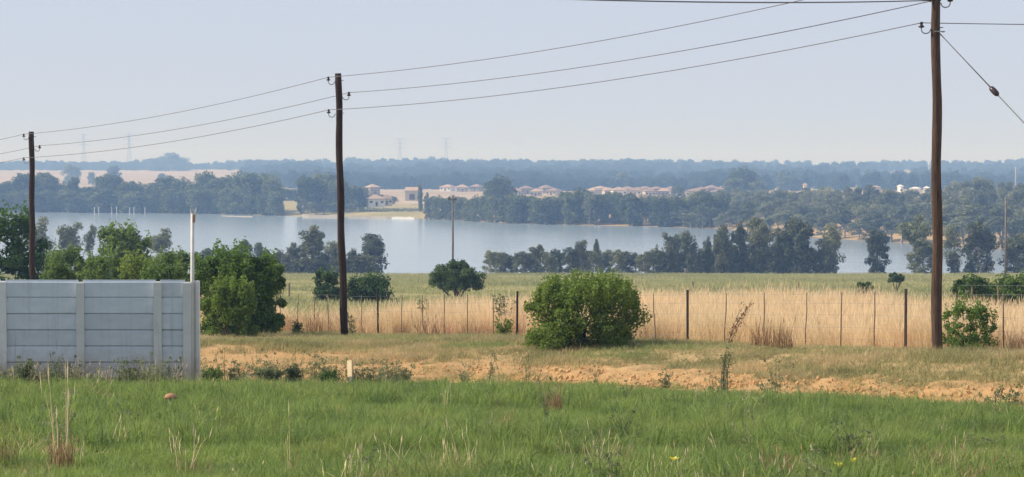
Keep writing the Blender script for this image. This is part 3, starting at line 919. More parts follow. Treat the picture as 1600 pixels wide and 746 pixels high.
# --- greener veld grass out to the crest
VG = [blades(MB(), 30, 0.6, 0.30, 0.03, 0.4, 1020 + i, (0.5, 0.3), 0.8).mesh('veld_tuft', M['olive_i']) for i in range(4)]
P = np.r_[field_points(20000, 62, 345), field_points(7000, 60, 120)]
P = P[P[:, 1] > 68 + (noisefield(P, 0.09, 63) - 0.5) * 16 + np.interp(P[:, 0] / P[:, 1], [0.0, 0.06, 0.17, 0.20, 0.25], [0, 10, 12, -2, -4])]; n = len(P)
hs = (0.4 + 1.0 * noisefield(P, 0.08, 64)) * (0.7 + 0.6 * r.random(n))
rot, scl = tuft_arrays(P, hs, r, 0.15, 1.6)
scatter('veld_grass', np.c_[P, gz(P[:, 0], P[:, 1])], rot, scl, r.integers(0, 4, n), np.clip(noisefield(P, 0.05, 65) + 0.2 * r.normal(size=n), 0, 1), VG)

# --- soil clods along the cut bank
def clod_mesh(seed):
    rr = np.random.default_rng(seed)
    mb = MB()
    g = (1 + 5 ** 0.5) / 2
    V = np.array([(-1,g,0),(1,g,0),(-1,-g,0),(1,-g,0),(0,-1,g),(0,1,g),(0,-1,-g),(0,1,-g),(g,0,-1),(g,0,1),(-g,0,-1),(-g,0,1)]) / 1.9
    V = V * (0.7 + 0.6 * rr.random((12, 1)))
    Fc = [(0,11,5),(0,5,1),(0,1,7),(0,7,10),(0,10,11),(1,5,9),(5,11,4),(11,10,2),(10,7,6),(7,1,8),(3,9,4),(3,4,2),(3,2,6),(3,6,8),(3,8,9),(4,9,5),(2,4,11),(6,2,10),(8,6,7),(9,8,1)]
    mb.add(V, Fc)
    return mb.mesh('clod', M['clod'])
CL = [clod_mesh(i) for i in range(4)]
n0 = 4200
x = r.uniform(-6, 13, n0); t = np.abs(r.normal(size=n0)) * 1.1 + 0.5
y = edge(x) + t
P = np.stack([x, y], 1)
keep = r.random(n0) < 0.25 + 0.75 * noisefield(P, 0.45, 71)
P = P[keep]; n = len(P)
sz = 0.010 + 0.034 * r.random(n) ** 3
rot = r.random((n, 3)) * 6.28
scl = np.stack([sz * 1.2, sz, sz * 0.8], 1)
scatter('soil_clods', np.c_[P, gz(P[:, 0], P[:, 1]) + 0.02], rot, scl, r.integers(0, 4, n), r.random(n), CL)

# --- the far woods that read as one blue mass
FT = [gum_meshes(80 + i, M['farleaf_i'], spread=[3.4, 4.0, 3.0, 3.8][i], low=0.08, nclump=14, leaves=46, size=0.95, dense=True)[1] for i in range(4)]
pts = []; hts = []
def band(n, d0, d1, p0, p1, h0, h1, cl=0.0, seed=0):
    d = r.uniform(d0, d1, n); px = r.uniform(p0, p1, n)
    x = (px - 800) / F * d
    k = vnoise(x * 0.008 + 50, d * 0.005, 80 + seed) > cl
    d, x = d[k], x[k]
    h = r.uniform(h0, h1, len(d)) * (0.7 + 0.6 * vnoise(x * 0.012 + 9, d * 0.01, 90 + seed))
    pts.append(np.stack([x, d, gz(x, d)], 1)); hts.append(h)
band(520, 2950, 3350, -120, 420, 8, 13, 0.2, 1)
band(1000, 2300, 3250, 380, 1180, 9, 16, 0.15, 2)
band(900, 1650, 2300, 420, 1180, 9, 14, 0.24, 3)
band(560, 1500, 1720, 780, 1180, 7, 11, 0.12, 4)
band(200, 1600, 1720, 560, 800, 7, 10, 0.2, 9)
band(700, 2200, 3350, 1120, 1720, 8, 14, 0.2, 5)
band(360, 1500, 2200, 1180, 1720, 8, 13, 0.35, 6)
band(40, 2900, 3100, 640, 720, 14, 19, 0.0, 8)
P = np.concatenate(pts); hh = np.concatenate(hts); n = len(P)
rot = np.stack([np.zeros(n), np.zeros(n), r.random(n) * 6.28], 1)
wd = hh / 10 * (0.8 + 0.5 * r.random(n)) * 1.15
P[:, 2] -= 0.5
scatter('far_woods', P, rot, np.stack([wd, wd, hh / 10], 1), r.integers(0, 4, n), r.random(n), FT)

# ------------------------------------------------------------------ green trees and bushes behind the wall
def bush_meshes(seed, leafmat, rad, nclump, leaves, size, dome=0.8, shoots=0, tight=0.36, barkm='barkdark', stems=6, low=0.0, up=0.3):
    """a leafy mound: rad = (rx, ry, height)"""
    random.seed(seed)
    tb, cb = MB(), MB()
    cl = []
    rx, ry, h = rad
    for k in range(nclump):
        an = random.uniform(0, 6.283)
        v = random.random() ** 1.05
        z = h * (low + (0.88 - low) * v)
        e = math.sqrt(max(0.05, 1 - ((z / h - 0.30) / 0.72) ** 2 * dome)) if z / h > 0.30 else 0.93 + 0.07 * (z / h) / 0.30
        q = math.sqrt(random.uniform(0.06, 1.0))
        s = tight * min(rx, h) * random.uniform(0.35, 1.05)
        c = (math.cos(an) * (rx - s * 0.6) * q * e, math.sin(an) * (ry - s * 0.6) * q * e, max(z, s * 0.3))
        cl.append((c, (s, s, s * random.uniform(0.7, 1.15)), leaves, random.uniform(0.25, 0.75)))
    for k in range(stems):
        c = random.choice(cl)[0]
        limb(tb, (random.uniform(-0.2, 0.2) * rx * 0.5, random.uniform(-0.2, 0.2) * rx * 0.5, -0.1), c, 0.02 * rx + 0.012, 0.006, 0.12 * rx, 5, 4)
    for k in range(shoots):
        an = random.uniform(0, 6.283); q = math.sqrt(random.random()) * 0.8
        b = Vector((math.cos(an) * rx * q, math.sin(an) * ry * q, h * 0.84 * math.sqrt(max(0.1, 1 - q * q * 0.8))))
        e = b + Vector((random.uniform(-.2, .2), random.uniform(-.2, .2), 1)) * h * random.uniform(0.08, 0.24)
        Pp = limb(tb, b - Vector((0, 0, 0.15 * h)), e, 0.008, 0.003, 0.03, 3, 3)
        for q2 in (1, 2, 3):
            s = size * 1.5
            cl.append((tuple(Pp[q2]), (s, s, s * 1.7), max(14, leaves // 6), random.uniform(0.6, 1.0)))
    leaf_cloud(cb, cl, size, seed, shell=0.35, up=up)
    return tb.mesh('branches', M[barkm], True), cb.mesh('leaves', leafmat)

def shrub(ms, px, d, label, name='bush', cat='bush', scale=1.0, rotz=0.0, group=None, zoff=0.0, y_base=None):
    x = xat(px, d)
    o = thing(name, label, cat, (x, d, g1(x, d) + zoff), rotz, group, (scale, scale, scale))
    new_obj('branches', ms[0], o); new_obj('leaves', ms[1], o)
    return o

def shrub_px(seed, leafmat, px0, px1, ytop, d, label, nclump, leaves, size, name='bush', cat='bush', depth=0.9, **kw):
    W = (px1 - px0) / F * d / 2
    px = (px0 + px1) / 2
    x = xat(px, d)
    H = zat(ytop, d) - g1(x, d)
    ms = bush_meshes(seed, leafmat, (W, W * depth, H * 1.02), nclump, leaves, size, **kw)
    return shrub(ms, px, d, label, name, cat)

shrub_px(1, M['treedark'], -60, 78, 326, 96, 'large dark green tree at left frame edge beside the left wooden pole', 60, 150, 0.20, 'broad_tree', 'tree', low=0.05, shoots=16, tight=0.28)
shrub_px(2, M['treegreen'], 142, 243, 350, 128, 'domed green tree in the middle of the thicket above the wall', 70, 150, 0.22, 'broad_tree', 'tree', low=0.1, shoots=16, tight=0.28)
shrub_px(3, M['treegreen'], 62, 150, 388, 92, 'bright leafy bush between the left pole and the domed tree, above the wall', 44, 140, 0.15, shoots=14)
shrub_px(4, M['treegreen'], 120, 200, 396, 82, 'bush in front of the domed green tree, over the wall panels', 40, 140, 0.13, shoots=12)
shrub_px(5, M['bush'], 176, 262, 402, 74, 'yellowish green low bush above the wall left of the white pole', 36, 150, 0.12, shoots=14)
shrub_px(6, M['treegreen'], 232, 330, 388, 80, 'leafy bush directly behind the white pole', 40, 150, 0.14, shoots=5)
shrub_px(7, M['treegreen'], 288, 446, 393, 56, 'leafy corner bush standing right of the wall end', 110, 180, 0.095, shoots=55, dome=0.65, tight=0.27)
shrub_px(8, M['bush'], 308, 412, 440, 53.5, 'yellow-green bush low against the wall end', 70, 150, 0.08, tight=0.27, shoots=26)
shrub_px(9, M['bush'], 808, 1017, 433, 44.8, 'big round bright green bush in front of the wire fence', 125, 210, 0.064, shoots=75, dome=1.0, tight=0.25, depth=0.85)
shrub_px(25, M['treegreen'], 30, 112, 396, 108, 'wide mid-green bush low behind the left pole, above the wall', 70, 110, 0.15, shoots=10)
shrub_px(26, M['treegreen'], 226, 304, 394, 112, 'rounded mid-green bush between the domed tree and the white pole', 70, 110, 0.15, shoots=10)
shrub_px(27, M['treedark'], 118, 176, 400, 110, 'dark green bush filling the gap left of the domed tree', 50, 110, 0.15, shoots=6)
shrub_px(20, M['treegreen'], 92, 136, 392, 86, 'small rounded bush close to the left pole, above the wall', 30, 130, 0.14)
shrub_px(21, M['treedark'], 60, 120, 404, 70, 'dark low bush at the right foot of the left pole, above the wall', 34, 140, 0.13)
shrub_px(22, M['treedark'], 190, 250, 398, 104, 'dark bush under the right side of the domed green tree', 34, 130, 0.16)
shrub_px(23, M['treegreen'], 205, 300, 410, 66, 'bush low over the wall between yellowish bush and white pole', 40, 140, 0.12, shoots=6)
shrub_px(24, M['treegreen'], 398, 448, 408, 60, 'upright leafy lobe on the right flank of the corner bush', 34, 150, 0.11, shoots=12)
shrub_px(10, M['acacia'], 486, 534, 420, 105, 'green thorn bush left of the middle wooden pole in the field', 60, 90, 0.14, shoots=8)
shrub_px(11, M['acacia'], 530, 620, 432, 106, 'low wide thorn bush right of the middle wooden pole in the field', 70, 90, 0.14, shoots=8)
shrub_px(13, M['acacia'], 1334, 1372, 440, 112, 'small round dark bush in the field left of the nearest pole', 34, 80, 0.12)
shrub_px(15, M['treedark'], 1484, 1552, 427, 86, 'left half of the dark hedge-like thicket, a wide bush right of the nearest pole', 60, 110, 0.14)
shrub_px(16, M['treegreen'], 1528, 1650, 429, 87, 'wide dark bush reaching the right frame edge in the field', 80, 110, 0.14)
shrub_px(17, M['bush'], 1466, 1564, 470, 41.0, 'straggly light green bush growing at the foot of the nearest pole', 100, 56, 0.055, shoots=18, tight=0.22, dome=1.0)

# thorn tree with a short trunk and flattened round crown, and the small one on the right
def thorn(px0, px1, ytop, ycrown, d, label, seed, leaves=105):
    W = (px1 - px0) / F * d / 2
    px = (px0 + px1) / 2
    x = xat(px, d); zb = g1(x, d)
    H = zat(ytop, d) - zb; cz = zat(ycrown, d) - zb
    random.seed(seed)
    tb, cb = MB(), MB()
    cl = []
    for k in range(95):
        an = random.uniform(0, 6.28); q = math.sqrt(random.random())
        zz = max(cz, 0.1) + (H - max(cz, 0.1)) * random.uniform(0.02, 0.92) * math.sqrt(max(0.10, 1 - q * q * 0.8))
        s = 0.19 * W * random.uniform(0.7, 1.25)
        cl.append(((math.cos(an) * W * q * 0.86, math.sin(an) * W * q * 0.8, zz), (s, s, s * 0.85), leaves, random.uniform(0.2, 0.75)))
    for k in range(9):
        c = Vector(random.choice(cl)[0])
        limb(tb, (0, 0, -0.2), c, 0.05 * W, 0.01, 0.12 * W, 5, 4)
    leaf_cloud(cb, cl, 0.055 * W + 0.05, seed, shell=0.3)
    o = thing('thorn_tree', label, 'tree', (x, d, zb))
    tb.obj('trunk', M['barkdark'], o, True); cb.obj('crown', M['acacia'], o)
thorn(666, 761, 406, 450, 121, 'dark round-topped thorn tree in the field, thin distant pole rising behind it', 31)
thorn(1387, 1415, 424, 440, 150, 'small thorn tree on a short stem in the field left of the nearest pole', 32, 60)

# saplings and weeds by the fence
def sapling(px, ybase_d, h, w_, label, leafmat, seed, n_stem=4, leaf=0.07, nl=16, name='sapling', cat='plant', lean=(0, 0), skip=0):
    random.seed(seed)
    d = ybase_d
    x = xat(px, d); zb = g1(x, d)
    sb, lb = MB(), MB(); cl = []
    for k in range(n_stem):
        e = Vector((random.uniform(-w_, w_) + lean[0], random.uniform(-w_, w_) * 0.6 + lean[1], h * random.uniform(0.7, 1.0)))
        Pp = limb(sb, (random.uniform(-.03, .03), 0, -0.05), e, 0.011, 0.004, 0.08, 4, 6)
        for q in range(1 + skip, 7):
            cl.append((tuple(Pp[q]), (leaf * 1.7, leaf * 1.7, leaf * 1.5), nl, random.uniform(0.2, 0.8)))
    leaf_cloud(lb, cl, leaf, seed, shell=0.2)
    o = thing(name, label, cat, (x, d, zb))
    sb.obj('stem', M['barkdark'], o, True); lb.obj('leaves', M[leafmat], o)
sapling(786, 57.0, 1.22, 0.38, 'green sapling in the dry grass left of the big bush, top layer of leaves', 'weed', 401, 5, 0.085, 14, skip=3)
sapling(788, 55.0, 0.58, 0.25, 'short bright leafy plant at the fence left of the big bush', 'bush', 402, 7, 0.075, 16)
sapling(661, 61.0, 1.15, 0.15, 'lone thin sapling with a tuft of leaves between two fence droppers', 'weed', 403, 3, 0.08, 12, skip=4)
sapling(463, 60.0, 0.48, 0.09, 'small upright green plant in the dry grass left of the middle pole', 'weed', 404, 5, 0.075, 16)
sapling(548, 58.0, 0.72, 0.2, 'thin green weed growing beside the foot of the middle pole', 'weed', 405, 4, 0.07, 10)
sapling(1136, 45.6, 1.05, 0.12, 'dead brown-leafed plant leaning right in front of the golden grass', 'deadleaf', 406, 4, 0.05, 9, lean=(0.48, 0))
sapling(1133, 34.8, 0.85, 0.12, 'tall grey-green weed standing alone on the dirt edge in mid right', 'weed', 407, 5, 0.035, 14, name='weed')
sapling(332, 37.0, 0.36, 0.16, 'dark green weed clump at the right foot of the wall end', 'treedark', 408, 9, 0.06, 16, name='weed')
sapling(420, 38.2, 0.30, 0.25, 'grey-green weed clump at the grass edge left of the timber stake', 'weed', 409, 10, 0.05, 12, name='weed')
sapling(462, 38.2, 0.36, 0.2, 'tallest grey-green weed clump left of the timber stake', 'weed', 410, 10, 0.05, 14, name='weed')
sapling(514, 38.3, 0.24, 0.16, 'small green weed clump just left of the timber stake', 'treedark', 411, 9, 0.05, 14, name='weed')
sapling(40, 37.0, 0.50, 0.2, 'leafy weed with a tufted top in front of the left wall panels', 'weed', 412, 8, 0.05, 12, name='weed')

def tussock(px, py, h, n, rad, label, mat, seed, lean=0.3, wid=0.008, extra=0, exh=1.0, group=None):
    x, d = ground_hit(px, py)
    mb = MB()
    blades(mb, n, rad, h, wid, lean, seed, (0.45, 0.3), 0.9, seg=3, head=0.2)
    o = thing('dry_grass_tussock', label, 'grass tussock', (x, d, g1(x, d)), 0, group)
    mb.obj('blades', M[mat], o)
    if extra:
        sb = MB()
        blades(sb, extra, rad * 0.7, exh, wid * 1.1, lean * 0.6, seed + 1, (0.75, 0.2), 0.6, seg=4, head=1.0)
        sb.obj('seed_stalks', M['straw'], o)

tussock(97, 738, 0.36, 110, 0.13, 'tall dry tussock with long straw stalks in the left foreground grass', 'russet', 501, 0.22, 0.008, 9, 0.92)
tussock(457, 748, 0.22, 30, 0.09, 'thin straw stalk tuft at the bottom edge, a third from left', 'russet', 502, 0.25, 0.007, 3, 0.62)
tussock(716, 752, 0.34, 70, 0.25, 'pale straw clump with several bent stalks at the bottom centre', 'straw', 503, 0.4, 0.008, 8, 0.55)
tussock(866, 648, 0.42, 80, 0.13, 'reddish brown tussock near the back of the green grass, under the big bush', 'russet', 504, 0.2, 0.009)
tussock(1490, 748, 0.34, 120, 0.35, 'wide brown dead weed clump at the bottom right', 'russet', 505, 0.45, 0.007)
tussock(1215, 752, 0.34, 80, 0.22, 'brown stalk clump at the bottom edge right of centre', 'russet', 506, 0.35, 0.007)
tussock(300, 748, 0.24, 60, 0.22, 'low brown stalk clump at the bottom edge left of centre', 'russet', 507, 0.4, 0.007)
tussock(4, 735, 0.36, 80, 0.14, 'russet tussock cut by the left frame edge', 'russet', 508, 0.3, 0.008)
tussock(1190, 545, 0.60, 90, 0.22, 'darker russet tussock at the fence in the golden grass, right of the dead plant', 'russet', 509, 0.25, 0.012)
tussock(1222, 548, 0.62, 110, 0.30, 'wide russet tussock at the fence before the golden grass', 'russet', 510, 0.25, 0.012)
tussock(490, 525, 0.66, 90, 0.30, 'russet tussock at the fence just left of the middle pole', 'russet', 511, 0.25, 0.013)
tussock(668, 533, 0.66, 90, 0.30, 'russet tussock at the fence under the lone thin sapling', 'russet', 512, 0.25, 0.013)

def flower(px, py, label, seed, n=4):
    random.seed(seed)
    x, d = ground_hit(px, py)
    o = thing('yellow_flower', label, 'flower', (x, d, g1(x, d)))
    sb, pb = MB(), MB()
    sb.tube([(0, 0, -0.03), (0.01, 0, 0.09), (0.0, 0, 0.17)], 0.004, 4)
    for k in range(n + 2):
        an = 6.283 * k / (n + 2)
        c, s = math.cos(an), math.sin(an)
        pb.add([(0, 0, 0.165), (c * 0.03 - s * 0.02, s * 0.03 + c * 0.02, 0.185), (c * 0.06, s * 0.06, 0.20), (c * 0.03 + s * 0.02, s * 0.03 - c * 0.02, 0.185)], [(0, 1, 2, 3)], random.random())
    sb.obj('stem', M['weed'], o); pb.obj('petals', M['yellow'], o)
flower(1333, 750, 'bright yellow flower in the bottom right grass, larger of the two', 1)
flower(1052, 748, 'small yellow flower in the bottom grass right of centre', 2)
flower(1310, 758, 'low yellow flower head at the bottom frame edge beside the bright one', 3)

# brown mushroom
x, d = ground_hit(267, 638)
mo = thing('mushroom', 'brown capped mushroom standing alone in the green grass below the wall', 'mushroom', (x, d, g1(x, d)))
MB().lathe([(0.022, -0.03), (0.020, 0.08), (0.018, 0.15)], n=10).obj('stem', M['mushstem'], mo, True)
MB().lathe([(0.02, 0.145), (0.08, 0.140), (0.098, 0.155), (0.090, 0.185), (0.06, 0.212), (0.02, 0.222)], n=16).obj('cap', M['mushcap'], mo, True)

# ------------------------------------------------------------------ precast concrete wall
WD_ = 38.1
def wallx(px): return xat(px, WD_)
zt = zat(440, WD_)
wall = thing('precast_wall', 'grey painted precast concrete panel wall ending at the dirt on the left', 'wall', (wallx(150), WD_, g1(wallx(150), WD_)))
wz = wall.location.z
def wl(x, y, z): return (x - wall.location.x, y - WD_, z - wz)
posts = [-232, -114, 3, 124.5, 245.5, 291.5]
pm = None
ph = zt - wz + 0.55
for i, px in enumerate(posts):
    mb = MB()
    w2, dp = 0.073, 0.075
    # H-shaped section: front flange wider than the web, a little chamfer at the top
    V = []
    prof = [(-w2, -dp), (w2, -dp), (w2, -0.022), (0.035, -0.022), (0.035, 0.022), (w2, 0.022), (w2, dp), (-w2, dp), (-w2, 0.022), (-0.035, 0.022), (-0.035, -0.022), (-w2, -0.022)]
    for zz, k in ((-0.55, 1.0), (ph - 0.575, 1.0), (ph - 0.555, 0.9)):
        V += [(a * k, b * k, zz) for a, b in prof]
    m_ = len(prof)
    Fc = [(l*m_+j, l*m_+(j+1) % m_, (l+1)*m_+(j+1) % m_, (l+1)*m_+j) for l in range(2) for j in range(m_)] + [tuple(2*m_+j for j in range(m_)), tuple(range(m_-1, -1, -1))]
    mb.add(V, Fc)
    if pm is None: pm = mb.mesh('post', M['post'])
    o = new_obj('post', pm, wall, wl(wallx(px), WD_, wz + random.uniform(-0.012, 0.012)))
    o.rotation_euler = (0, random.uniform(-0.006, 0.006), random.uniform(-0.03, 0.03))
# the extra post leaning against the wall end
o = new_obj('post', pm, wall, wl(wallx(302.0), WD_ + 0.17, wz + 0.006))
o.rotation_euler = (0, 0.004, R(90)); o['label'] = 'second end post set crosswise just behind the corner'
NP = 8
ph_ = 0.3025
for i in range(len(posts) - 1):
    xa, xb = wallx(posts[i]) + 0.040, wallx(posts[i+1]) - 0.040
    for k in range(NP):
        zc = zt - (k + 0.5) * ph_
        hgt = ph_ - 0.026
        L2 = (xb - xa) / 2
        mb = MB()
        ch = 0.005
        t2 = 0.021
        # bevelled board
        V = [(-L2, -t2 + ch, -hgt/2), (L2, -t2 + ch, -hgt/2), (L2, -t2 + ch, hgt/2), (-L2, -t2 + ch, hgt/2),
             (-L2, -t2, -hgt/2 + ch), (L2, -t2, -hgt/2 + ch), (L2, -t2, hgt/2 - ch), (-L2, -t2, hgt/2 - ch),
             (-L2, t2, -hgt/2), (L2, t2, -hgt/2), (L2, t2, hgt/2), (-L2, t2, hgt/2)]
        mb.add(V, [(4,5,6,7), (0,1,5,4), (2,3,7,6), (0,4,7,3), (1,2,6,5), (8,11,10,9), (0,8,9,1), (3,2,10,11), (0,3,11,8), (1,9,10,2)])
        mb.box((0, 0.0135, ph_ / 2), (L2 * 2 - 0.004, 0.012, 0.06))      # tongue that closes the joint
        o = mb.obj('panel', M['panel'], wall, loc=wl((xa + xb) / 2, WD_ + random.uniform(-0.004, 0.004), zc))
        o.rotation_euler = (random.uniform(-0.02, 0.02), random.uniform(-0.0035, 0.0035), 0)

# white pole standing behind the corner post
x0 = wallx(296.5); yb = WD_ + 0.135
zb = g1(x0, yb)
wp = thing('white_pole', 'thin white pole with a forked wooden tip behind the wall end', 'pole', (x0, yb, zb))
top = zat(334, yb) - zb; x1 = xat(300.5, yb) - x0
MB().tube([(0, 0, -0.3), (x1 * 0.5, 0, top * 0.5), (x1, 0, top)], [0.038, 0.036, 0.034], 10).obj('shaft', M['whitepaint'], wp, True)
MB().box((x1 + 0.032, -0.045, top - 0.09), (0.05, 0.03, 0.15), 0, 0.03).obj('bracket', M['rust'], wp)
fk = MB()
fk.tube([(x1 - 0.03, 0, top - 0.02), (x1 - 0.034, 0, top + 0.09)], [0.014, 0.008], 6)
fk.tube([(x1 + 0.03, 0, top - 0.03), (x1 + 0.055, 0, top + 0.05), (x1 + 0.075, 0, top + 0.115)], [0.018, 0.014, 0.006], 6)
fk.obj('fork', M['whitepaint'], wp)

# timber stake in the dirt
x, d = ground_hit(548, 601)
st = thing('timber_stake', 'short leaning timber stake with pale face at the edge of the dirt', 'stake', (x, d, g1(x, d)))
st.rotation_euler = (R(-8), R(-9), R(-38))
MB().box((0, 0, 0.30), (0.115, 0.05, 0.31)).obj('upper_face', M['stake'], st)
MB().box((0, 0, 0.02), (0.113, 0.049, 0.248)).obj('grey_foot', M['stakegrey'], st)  # lower part in the greyer timber tone

# ------------------------------------------------------------------ wooden electricity poles, hooks, wires
P1 = (xat(1466, 38.5), 38.5); P2 = (xat(539, 56.0), 56.0); P3 = (xat(49, 73.6), 73.6)
def pole(xy, lab, ztop, r0, r1, bend, topdx, hooks, seed, wood='pole'):
    random.seed(seed)
    x, y = xy
    zb = g1(x, y)
    o = thing('electricity_pole', lab, 'pole', (x, y, zb), 0, 'wooden electricity poles')
    H = ztop - zb
    pts = []; rad = []
    for i in range(29):
        t = i / 28
        pts.append((topdx * t + bend * math.sin(math.pi * t) + 0.012 * math.sin(t * 21 + seed), 0.01 * math.sin(t * 15 + seed), -0.4 + (H + 0.4) * t))
        rad.append((r0 + (r1 - r0) * t) * (1 + 0.03 * math.sin(t * 33 + seed)))
    MB().tube(pts, rad, 18, True, 0.02).obj('shaft', M[wood], o, True)
    ends = []
    for (side, zw) in hooks:
        z = zw - zb                       # wire height
        t = (z + 0.4) / (H + 0.4)
        cx = topdx * t + bend * math.sin(math.pi * t)
        r = r0 + (r1 - r0) * t
        hb = MB()
        P = [(cx - side * (r + 0.05), 0, z - 0.085), (cx + side * r, 0, z - 0.11)]
        for k in range(9):
            a = math.pi * (1 + k / 8)
            P.append((cx + side * (r + 0.105 + 0.085 * math.cos(a)), 0, z - 0.125 + 0.075 * math.sin(a)))
        P.append((cx + side * (r + 0.19), 0, z - 0.02))
        hb.tube(P, 0.011, 6)
        h = hb.obj('hook', M['metal'], o, True)
        MB().lathe([(0.02, -0.085), (0.052, -0.075), (0.058, -0.055), (0.030, -0.035), (0.026, -0.015), (0.036, 0.0), (0.030, 0.022), (0.010, 0.03)], (cx + side * (r + 0.19), 0, z - 0.01), 12).obj('insulator', M['porcelain'], h, True)
        ends.append(Vector((x + cx + side * (r + 0.19), y, zw)))
    return o, ends
e1o, E1 = pole(P1, 'nearest wooden electricity pole, brown and weathered, on the right beside a straggly bush', 4.15, 0.105, 0.078, 0.015, -0.085,
               [(-1, 3.68), (1, 3.22), (-1, zat(36, 38.5))], 1)
e2o, E2 = pole(P2, 'middle wooden electricity pole, dark brown, standing at the top of the dirt bank', zat(115, 56), 0.105, 0.088, -0.03, -0.17,
               [(-1, zat(121, 56)), (1, zat(145, 56)), (-1, zat(172, 56))], 2, 'poledark')
e3o, E3 = pole(P3, 'leftmost wooden electricity pole rising behind the wall', zat(206, 73.6), 0.105, 0.095, 0.0, 0.02,
               [(-1, zat(210, 73.6)), (1, zat(228, 73.6)), (-1, zat(247, 73.6))], 3, 'poledark')
def catenary(a, b, sag, n=18):
    return [tuple(a.lerp(b, i / n) - Vector((0, 0, sag * 4 * (i / n) * (1 - i / n)))) for i in range(n + 1)]
dirn = Vector((P3[0] - P2[0], P3[1] - P2[1], 0))
names = ['topmost of the three overhead wires strung between the wooden poles', 'middle one of the three overhead wires between the wooden poles', 'lowest of the three overhead wires between the wooden poles']
for k in range(3):
    e4 = E3[k] + dirn + Vector((0, 0, -0.75))
    e0 = Vector((24.0, 40.5, E1[k].z + 0.42))
    path = catenary(e4, E3[k], 0.25) + catenary(E3[k], E2[k], 0.22)[1:] + catenary(E2[k], E1[k], 0.27)[1:] + catenary(E1[k], e0, 0.15)[1:]
    o = MB().tube(path, 0.0085, 5).obj('overhead_wire', M['wire'], None, True)
    tag(o, names[k], 'wire', 'overhead wires between the wooden poles')
a = Vector((E1[2].x + 0.15, 38.5, zat(1, 38.5))); b = Vector((xat(560, 26), 26.0, zat(-14, 26)))
o = MB().tube(catenary(a, b, 0.085, 24), 0.0115, 5).obj('overhead_wire', M['wire'], None, True)
tag(o, 'thick service cable running left along the top frame edge from the nearest pole', 'wire')
# cross fitting at the top of the nearest pole
MB().tube([(-0.33, -0.05, zat(1, 38.5) - e1o.location.z), (0.02, -0.05, zat(0, 38.5) - e1o.location.z)], [0.02, 0.024], 8).obj('cable_bracket', M['iron'], e1o, True)
# stay wire
gd = Vector((0.58, -0.81, 0))
a = Vector((P1[0] - 0.02, P1[1], zat(50, 38.5)))
b = a + gd * 6.9; b.z = g1(b.x, b.y) - 0.05
k_ = 1.32 / 6.9
m1, m2 = a.lerp(b, k_ - 0.006), a.lerp(b, k_ + 0.022)
sy = thing('stay_wire', 'slanting stay wire from the nearest pole down to the right, with black insulator', 'stay wire', tuple(b))
def rel(v): return tuple(Vector(v) - b)
MB().tube([rel(a), rel(a.lerp(m1, 0.5)), rel(m1)], 0.011, 6).obj('upper_strand', M['wire'], sy, True)
MB().tube([rel(m2), rel(b)], 0.011, 6).obj('lower_strand', M['wire'], sy, True)
MB().tube([rel(m1.lerp(m2, t)) for t in (0, .15, .35, .65, .85, 1)], [0.02, 0.048, 0.055, 0.055, 0.048, 0.02], 10).obj('strain_insulator', M['porcelain'], sy, True)
MB().tube([(0.19 * math.cos(0), 0, 0)] and [rel(a + Vector((-0.09, -0.09, 0))), rel(a + Vector((0.1, -0.1, 0))), rel(a + Vector((0.1, 0.08, 0)))], 0.012, 5).obj('pole_band', M['metal'], sy)

# thin far poles
def far_pole(px, ytop, d, rad, lab, mat, arm=True):
    x = xat(px, d); zb = g1(x, d)
    H = zat(ytop, d) - zb
    o = thing('distant_pole', lab, 'pole', (x, d, zb))
    MB().tube([(0, 0, -0.5), (0.03, 0, H * 0.5), (0, 0, H)], [rad * 1.15, rad, rad * 0.85], 8).obj('shaft', M[mat], o, True)
    if arm:
        MB().box((0.0, -rad - 0.05, H - 0.35), (0.75, 0.09, 0.11)).obj('cross_arm', M[mat], o)
        for s in (-1, 1):
            MB().lathe([(0.03, 0), (0.07, 0.04), (0.07, 0.1), (0.03, 0.16)], (s * 0.3, -rad - 0.05, H - 0.295), 8).obj('insulator', M['porcelain'], o)
M['farpole'] = plain('grey_pole_wood', (0.13, 0.12, 0.11), (0.20, 0.18, 0.165), 2, 0.9)
far_pole(707, 306, 180, 0.088, 'thin grey pole rising behind the round thorn tree in the field', 'farpole')
far_pole(1572, 309, 180, 0.098, 'thin pale pole in front of the right wood, beside the frame edge', 'farpole', False)
far_pole(1587, 262, 1500, 0.45, 'faint white mast on the hazy skyline at far right', 'stone', False)

# ------------------------------------------------------------------ wire fences
fl = thing('wire_fence', 'farm wire fence with dark iron posts and thin droppers along the golden grass', 'fence', (FA[0], FA[1], g1(*FA)))
def fence_at(px):
    k = (px - 800.0) / F * math.cos(PITCH)
    # FA + s*FD with x = k*y
    s = (k * FA[1] - FA[0]) / (FD[0] - k * FD[1])
    return FA + s * FD
def frel(x, y, z): return (x - fl.location.x, y - fl.location.y, z - fl.location.z)
pmesh = {}
for px in (372, 590, 808, 1075, 1417, 1660):
    q = fence_at(px); z = g1(*q)
    mb = MB()
    # Y-section iron standard
    for a in (90, 210, 330):
        c, s = math.cos(R(a)), math.sin(R(a))
        mb.box((c * 0.016, s * 0.016, 0.56), (0.034, 0.008, 1.60), R(a))
    if 'p' not in pmesh: pmesh['p'] = mb.mesh('fence_post', M['iron'])
    o = new_obj('fence_post', pmesh['p'], fl, frel(q[0], q[1], z))
    o.rotation_euler = (random.uniform(-.02, .02), random.uniform(-.012, .012), random.uniform(0, 6))
